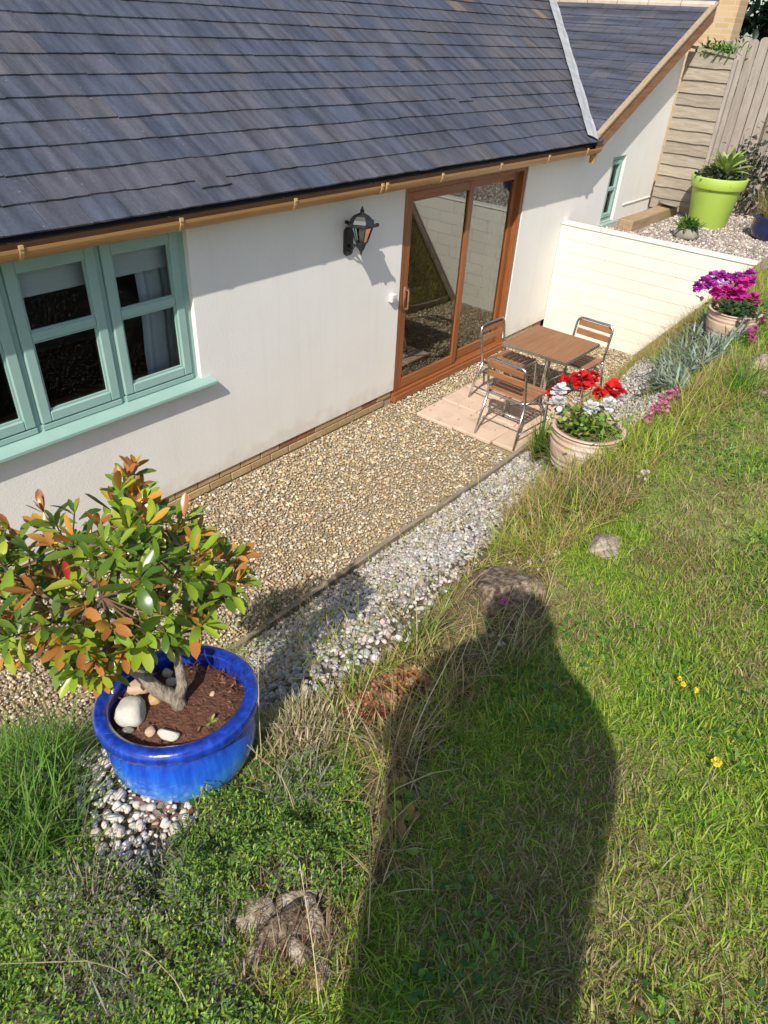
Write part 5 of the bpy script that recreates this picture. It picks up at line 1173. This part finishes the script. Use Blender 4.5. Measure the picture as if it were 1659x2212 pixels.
# grey-green strappy plant
gp = thing('grey_green_plant', 'sprawling grey-green strappy plant on the bank below the purple pot', 'plant', hit(1490, 790))
pp = []
while len(pp) < 75:
    u, v = random.uniform(1400, 1610), random.uniform(690, 860)
    if inpoly(np.array([u]), np.array([v]), [(1400, 800), (1440, 760), (1500, 715), (1560, 695), (1610, 720), (1560, 770), (1500, 830), (1440, 865), (1405, 850)])[0]: pp.append(hit(u, v))
pp = np.array(pp)
P = np.repeat(pp, 22, 0)+RNG.normal(0, .012, (75*22, 3)); n = len(P)
part_np('foliage', [blades(P+[0, 0, .02], RNG.uniform(.10, .2, n), RNG.uniform(.010, .016, n), jit([(.23, .30, .21), (.30, .37, .28), (.17, .23, .15), (.36, .42, .34)], n), .55, .8, 3)], M['leafcol'], gp)
# pink flowers
def pinks(name, pts, label, col, r=.03, cat='flowers', nper=26):
    t = thing(name, label, cat, hit(*pts[0])); st_ = MB()
    for (u, v) in pts:
        g_ = hit(u, v); c_ = g_+np.array([0, 0, .07]); part_np('flower_head', [flower_head(c_, r, col, nper, .8)], M['petal'], t); st_.tube([g_, c_], .002, 4, False)
    st_.build('stems', M['twig'], t)
PK = [(.60, .16, .30), (.68, .26, .38), (.5, .12, .26)]
pinks('pink_heather', [(1408, 905), (1422, 885), (1440, 875), (1455, 868), (1396, 925), (1430, 900)], 'pink flowering clump at the end of the grey-green plant', PK, .028)
pinks('magenta_flowers', [(1612, 740), (1622, 730), (1640, 705), (1618, 752)], 'magenta flower spikes right of the purple flower pot', [(.45, .05, .22), (.55, .12, .32), (.36, .05, .18)], .028)
pinks('pink_flower', [(1083, 1330)], 'single small pink flower in front of the brown rock', [(.62, .08, .40), (.7, .14, .46)], .012, 'flower', 16)
YL = [(.85, .62, .02), (.9, .72, .04)]
for (u, v, lb) in [(1462, 1480, 'yellow dandelion, upper one of the row in the sunny lawn'), (1470, 1492, 'yellow dandelion in the middle of the row in the sunny lawn'), (1497, 1505, 'yellow dandelion at the lower end of the row in the sunny lawn'), (1540, 1660, 'biggest yellow dandelion alone in the lawn at the right')]:
    g_ = hit(u, v); t = thing('dandelion', lb, 'flower', g_, 0, 'yellow dandelions'); c_ = g_+np.array([0, 0, .03]); part_np('flower_head', [flower_head(c_, .006 if u < 1520 else .010, YL, 30, .5, .5)], M['petal'], t)
    s = MB(); s.tube([g_-[0, 0, .01], c_], .0015, 4, False); s.build('stem', M['twig'], t)
# red leaf litter under the pot
X = RNG.uniform(0, 1, 60); P = np.array([hit(300+110*a, 1735+50*b_) for a, b_ in zip(RNG.random(60), RNG.random(60))])+[0, 0, .012]
tag(part_np('fallen_leaves', [leaves(P, sph(60)*[1, 1, .2], RNG.uniform(.02, .04, 60), .014, jit([(.30, .10, .06), (.36, .20, .12), (.42, .28, .18), (.40, .32, .22)], 60), .2, .4)], M['leafcol'], None, 'stuff'), 'reddish fallen leaves at the foot of the blue pot', 'leaf litter')

# dry grass creeping over the edging, straw litter round the crumbled stones
n = 1500; X = np.concatenate([RNG.uniform(-4.4, 2.6, n)]); cl_ = vnoise(X*3.1, X*0+7.7); X = X[cl_ > .35]; n = len(X); Y = -edge_y(X)+RNG.normal(-.02, .035, n)
e1 = blades(np.stack([X, Y, np.maximum(gh(X, Y), .02)], 1), RNG.uniform(.03, .09, n), .003, jit([(.46, .37, .20), (.36, .28, .14), (.26, .28, .09)], n), .7, .8, 2)
n = 700; P = np.array([hit(u, v) for u, v in zip(RNG.uniform(500, 800, n), RNG.uniform(1900, 2160, n))])+[0, 0, .004]
e2 = blades(P, RNG.uniform(.03, .09, n), .0026, jit([(.50, .40, .24), (.40, .29, .16), (.30, .18, .10)], n), 1.2, .6, 2)
tag(part_np('straw_litter', [e1, e2], M['blade'], None, 'stuff'), 'dry straw strewn along the edging and round the crumbled stones', 'straw')

# =============================================================== THE PHOTOGRAPHER, whose shadow lies on the lawn
FW = np.array([.785, .62, 0]); RT_ = np.array([.62, -.785, 0]); UPV = np.array([0, 0, 1.0])
HF = .21                                   # the phone is held this far in front of the chest line
PF = np.array([CAM[0], CAM[1], 0])-FW*HF; zf = float(gh(PF[0], PF[1])); PF[2] = zf
HT = CAM[2]-zf; hz = 1.13
def bp_(r, f_, z): return PF+RT_*r+FW*f_+UPV*z
sV, sE, sR = [], [], []
def jt(p_, r, prev=None):
    sV.append(tuple(p_)); sR.append(r); i = len(sV)-1
    if prev is not None: sE.append((prev, i))
    return i
pel = jt(bp_(0, -.05, .92*hz), (.25, .16)); wai = jt(bp_(0, -.05, 1.06*hz), (.25, .15), pel); che = jt(bp_(0, -.05, 1.25*hz), (.235, .14), wai); shc = jt(bp_(0, -.02, 1.38*hz), (.13, .10), che)
nek = jt(bp_(0, .0, 1.46*hz), (.06, .06), shc); hea = jt(bp_(0, .025, 1.54*hz), (.08, .095), nek); he2 = jt(bp_(0, .02, 1.61*hz), (.085, .10), hea); he3 = jt(bp_(0, .01, 1.67*hz), (.05, .06), he2)
nose = jt(bp_(0, .125, 1.545*hz), (.012, .012), hea)
for s_ in (-1, 1):
    ear = jt(bp_(s_*.09, .01, 1.56*hz), (.012, .02), hea)
    hp = jt(bp_(s_*.09, -.02, .86*hz), (.15, .13), pel); kn = jt(bp_(s_*.105, .0, .48*hz), (.085, .085), hp); ak = jt(bp_(s_*.11, -.02, .09), (.045, .045), kn); to = jt(bp_(s_*.125, .15, .035), (.042, .03), ak)
    sh = jt(bp_(s_*.20, -.02, 1.34*hz), (.08, .08), shc); el_ = jt(bp_(s_*.30, .0, 1.10*hz), (.065, .065), sh); fo = jt(bp_(s_*.19, .15, HT-.10), (.045, .045), el_); wr = jt(bp_(s_*.115, HF-.06, HT-.04), (.029, .029), fo)
    pm2 = jt(bp_(s_*.075, HF-.035, HT-.015), (.03, .018), wr)
    for k in range(4):
        a = jt(bp_(s_*.052, HF-.025, HT-.035+.02*k), (.009, .009), pm2); b1 = jt(bp_(s_*.030, HF-.02-.004*(k % 2), HT-.033+.022*k), (.0085, .0085), a)
    th1 = jt(bp_(s_*.065, HF-.055, HT-.045), (.011, .011), wr); th2 = jt(bp_(s_*.038, HF-.052, HT-.035), (.009, .009), th1)
me = bpy.data.meshes.new('person'); me.from_pydata(sV, sE, []); po = bpy.data.objects.new('person_tmp', me); COL.objects.link(po)
sk_ = po.modifiers.new('skin', 'SKIN'); sk_.use_smooth_shade = True; ss = po.modifiers.new('sub', 'SUBSURF'); ss.levels = 1; ss.render_levels = 1
for i, r in enumerate(sR): me.skin_vertices[0].data[i].radius = r
me.skin_vertices[0].data[0].use_root = True
dg = bpy.context.evaluated_depsgraph_get(); pme = bpy.data.meshes.new_from_object(po.evaluated_get(dg)); bpy.data.objects.remove(po)
for m_ in (pm('skin', [(.3, (.50, .30, .22)), (.7, (.56, .35, .26))], 10, rough=.55), pm('navy_jumper', [(.3, (.03, .04, .08)), (.7, (.05, .06, .11))], 60, rough=.9), pm('denim', [(.3, (.06, .08, .14)), (.7, (.10, .13, .2))], 80, rough=.9), pm('shoe_leather', [(.3, (.06, .04, .03)), (.7, (.09, .06, .045))], 20, rough=.6)): pme.materials.append(m_)
for pg in pme.polygons:
    c_ = np.array(pg.center)-PF; f_ = c_@FW; z = c_[2]/hz; pg.material_index = 3 if z < .085 else 2 if z < .95 else 0 if z > 1.46 or f_ > HF-.07 else 1
pme.transform(Matrix.Translation(-Vector(PF))); person = place_mesh('person', pme, PF)
tag(person, 'person in a dark jumper taking the picture, whose shadow falls across the lawn', 'person')
ct = MB(); CTP = [(.50, .20, .15), (.70, .235, .17), (.92, .275, .18), (1.08, .315, .18), (1.2, .325, .17), (1.30, .285, .15), (1.38, .235, .12), (1.45, .185, .10), (1.52, .145, .09), (1.56, .12, .085)]; V = []; F = []; n = 28
for q, (zz_, a_, b_) in enumerate(CTP):
    for k in range(n):
        an = 2*math.pi*k/n; w_ = 1+.035*math.sin(5*an+q*.7); p_ = RT_*a_*w_*math.cos(an)+FW*(b_*w_*math.sin(an)-.05 - .0)+UPV*zz_*hz
        V.append(p_ if (p_@FW) < HF-.09 else p_-FW*((p_@FW)-(HF-.09)))
for q in range(len(CTP)-1):
    for k in range(n): F.append((q*n+k, q*n+(k+1) % n, (q+1)*n+(k+1) % n, (q+1)*n+k))
ct.add(V, F); ct.build('coat', pme.materials[1], person, True, local=True)
hr = rock_mesh('hair', (.125, .135, .135), 2, pm('brown_hair', [(.3, (.04, .022, .012)), (.7, (.09, .05, .03))], 60, stretch=(1, 1, .2), rough=.6), 3, .08, .55)
place_mesh('hair', hr, tuple(bp_(0, -.02, 1.60*hz)-PF), (0, 0, 0), person)
vd = np.array(RM[2]); ph = MB(); mrot = Matrix(((RM[0][0], -RM[1][0], -RM[2][0]), (RM[0][1], -RM[1][1], -RM[2][1]), (RM[0][2], -RM[1][2], -RM[2][2])))
ph.box(CAM-vd*.012-np.array(-RM[1])*.0, (.075, .155, .008), mrot); tag(ph.build('phone', M['black'], None, bevel=.002), 'black phone held up by the person taking the picture', 'phone')
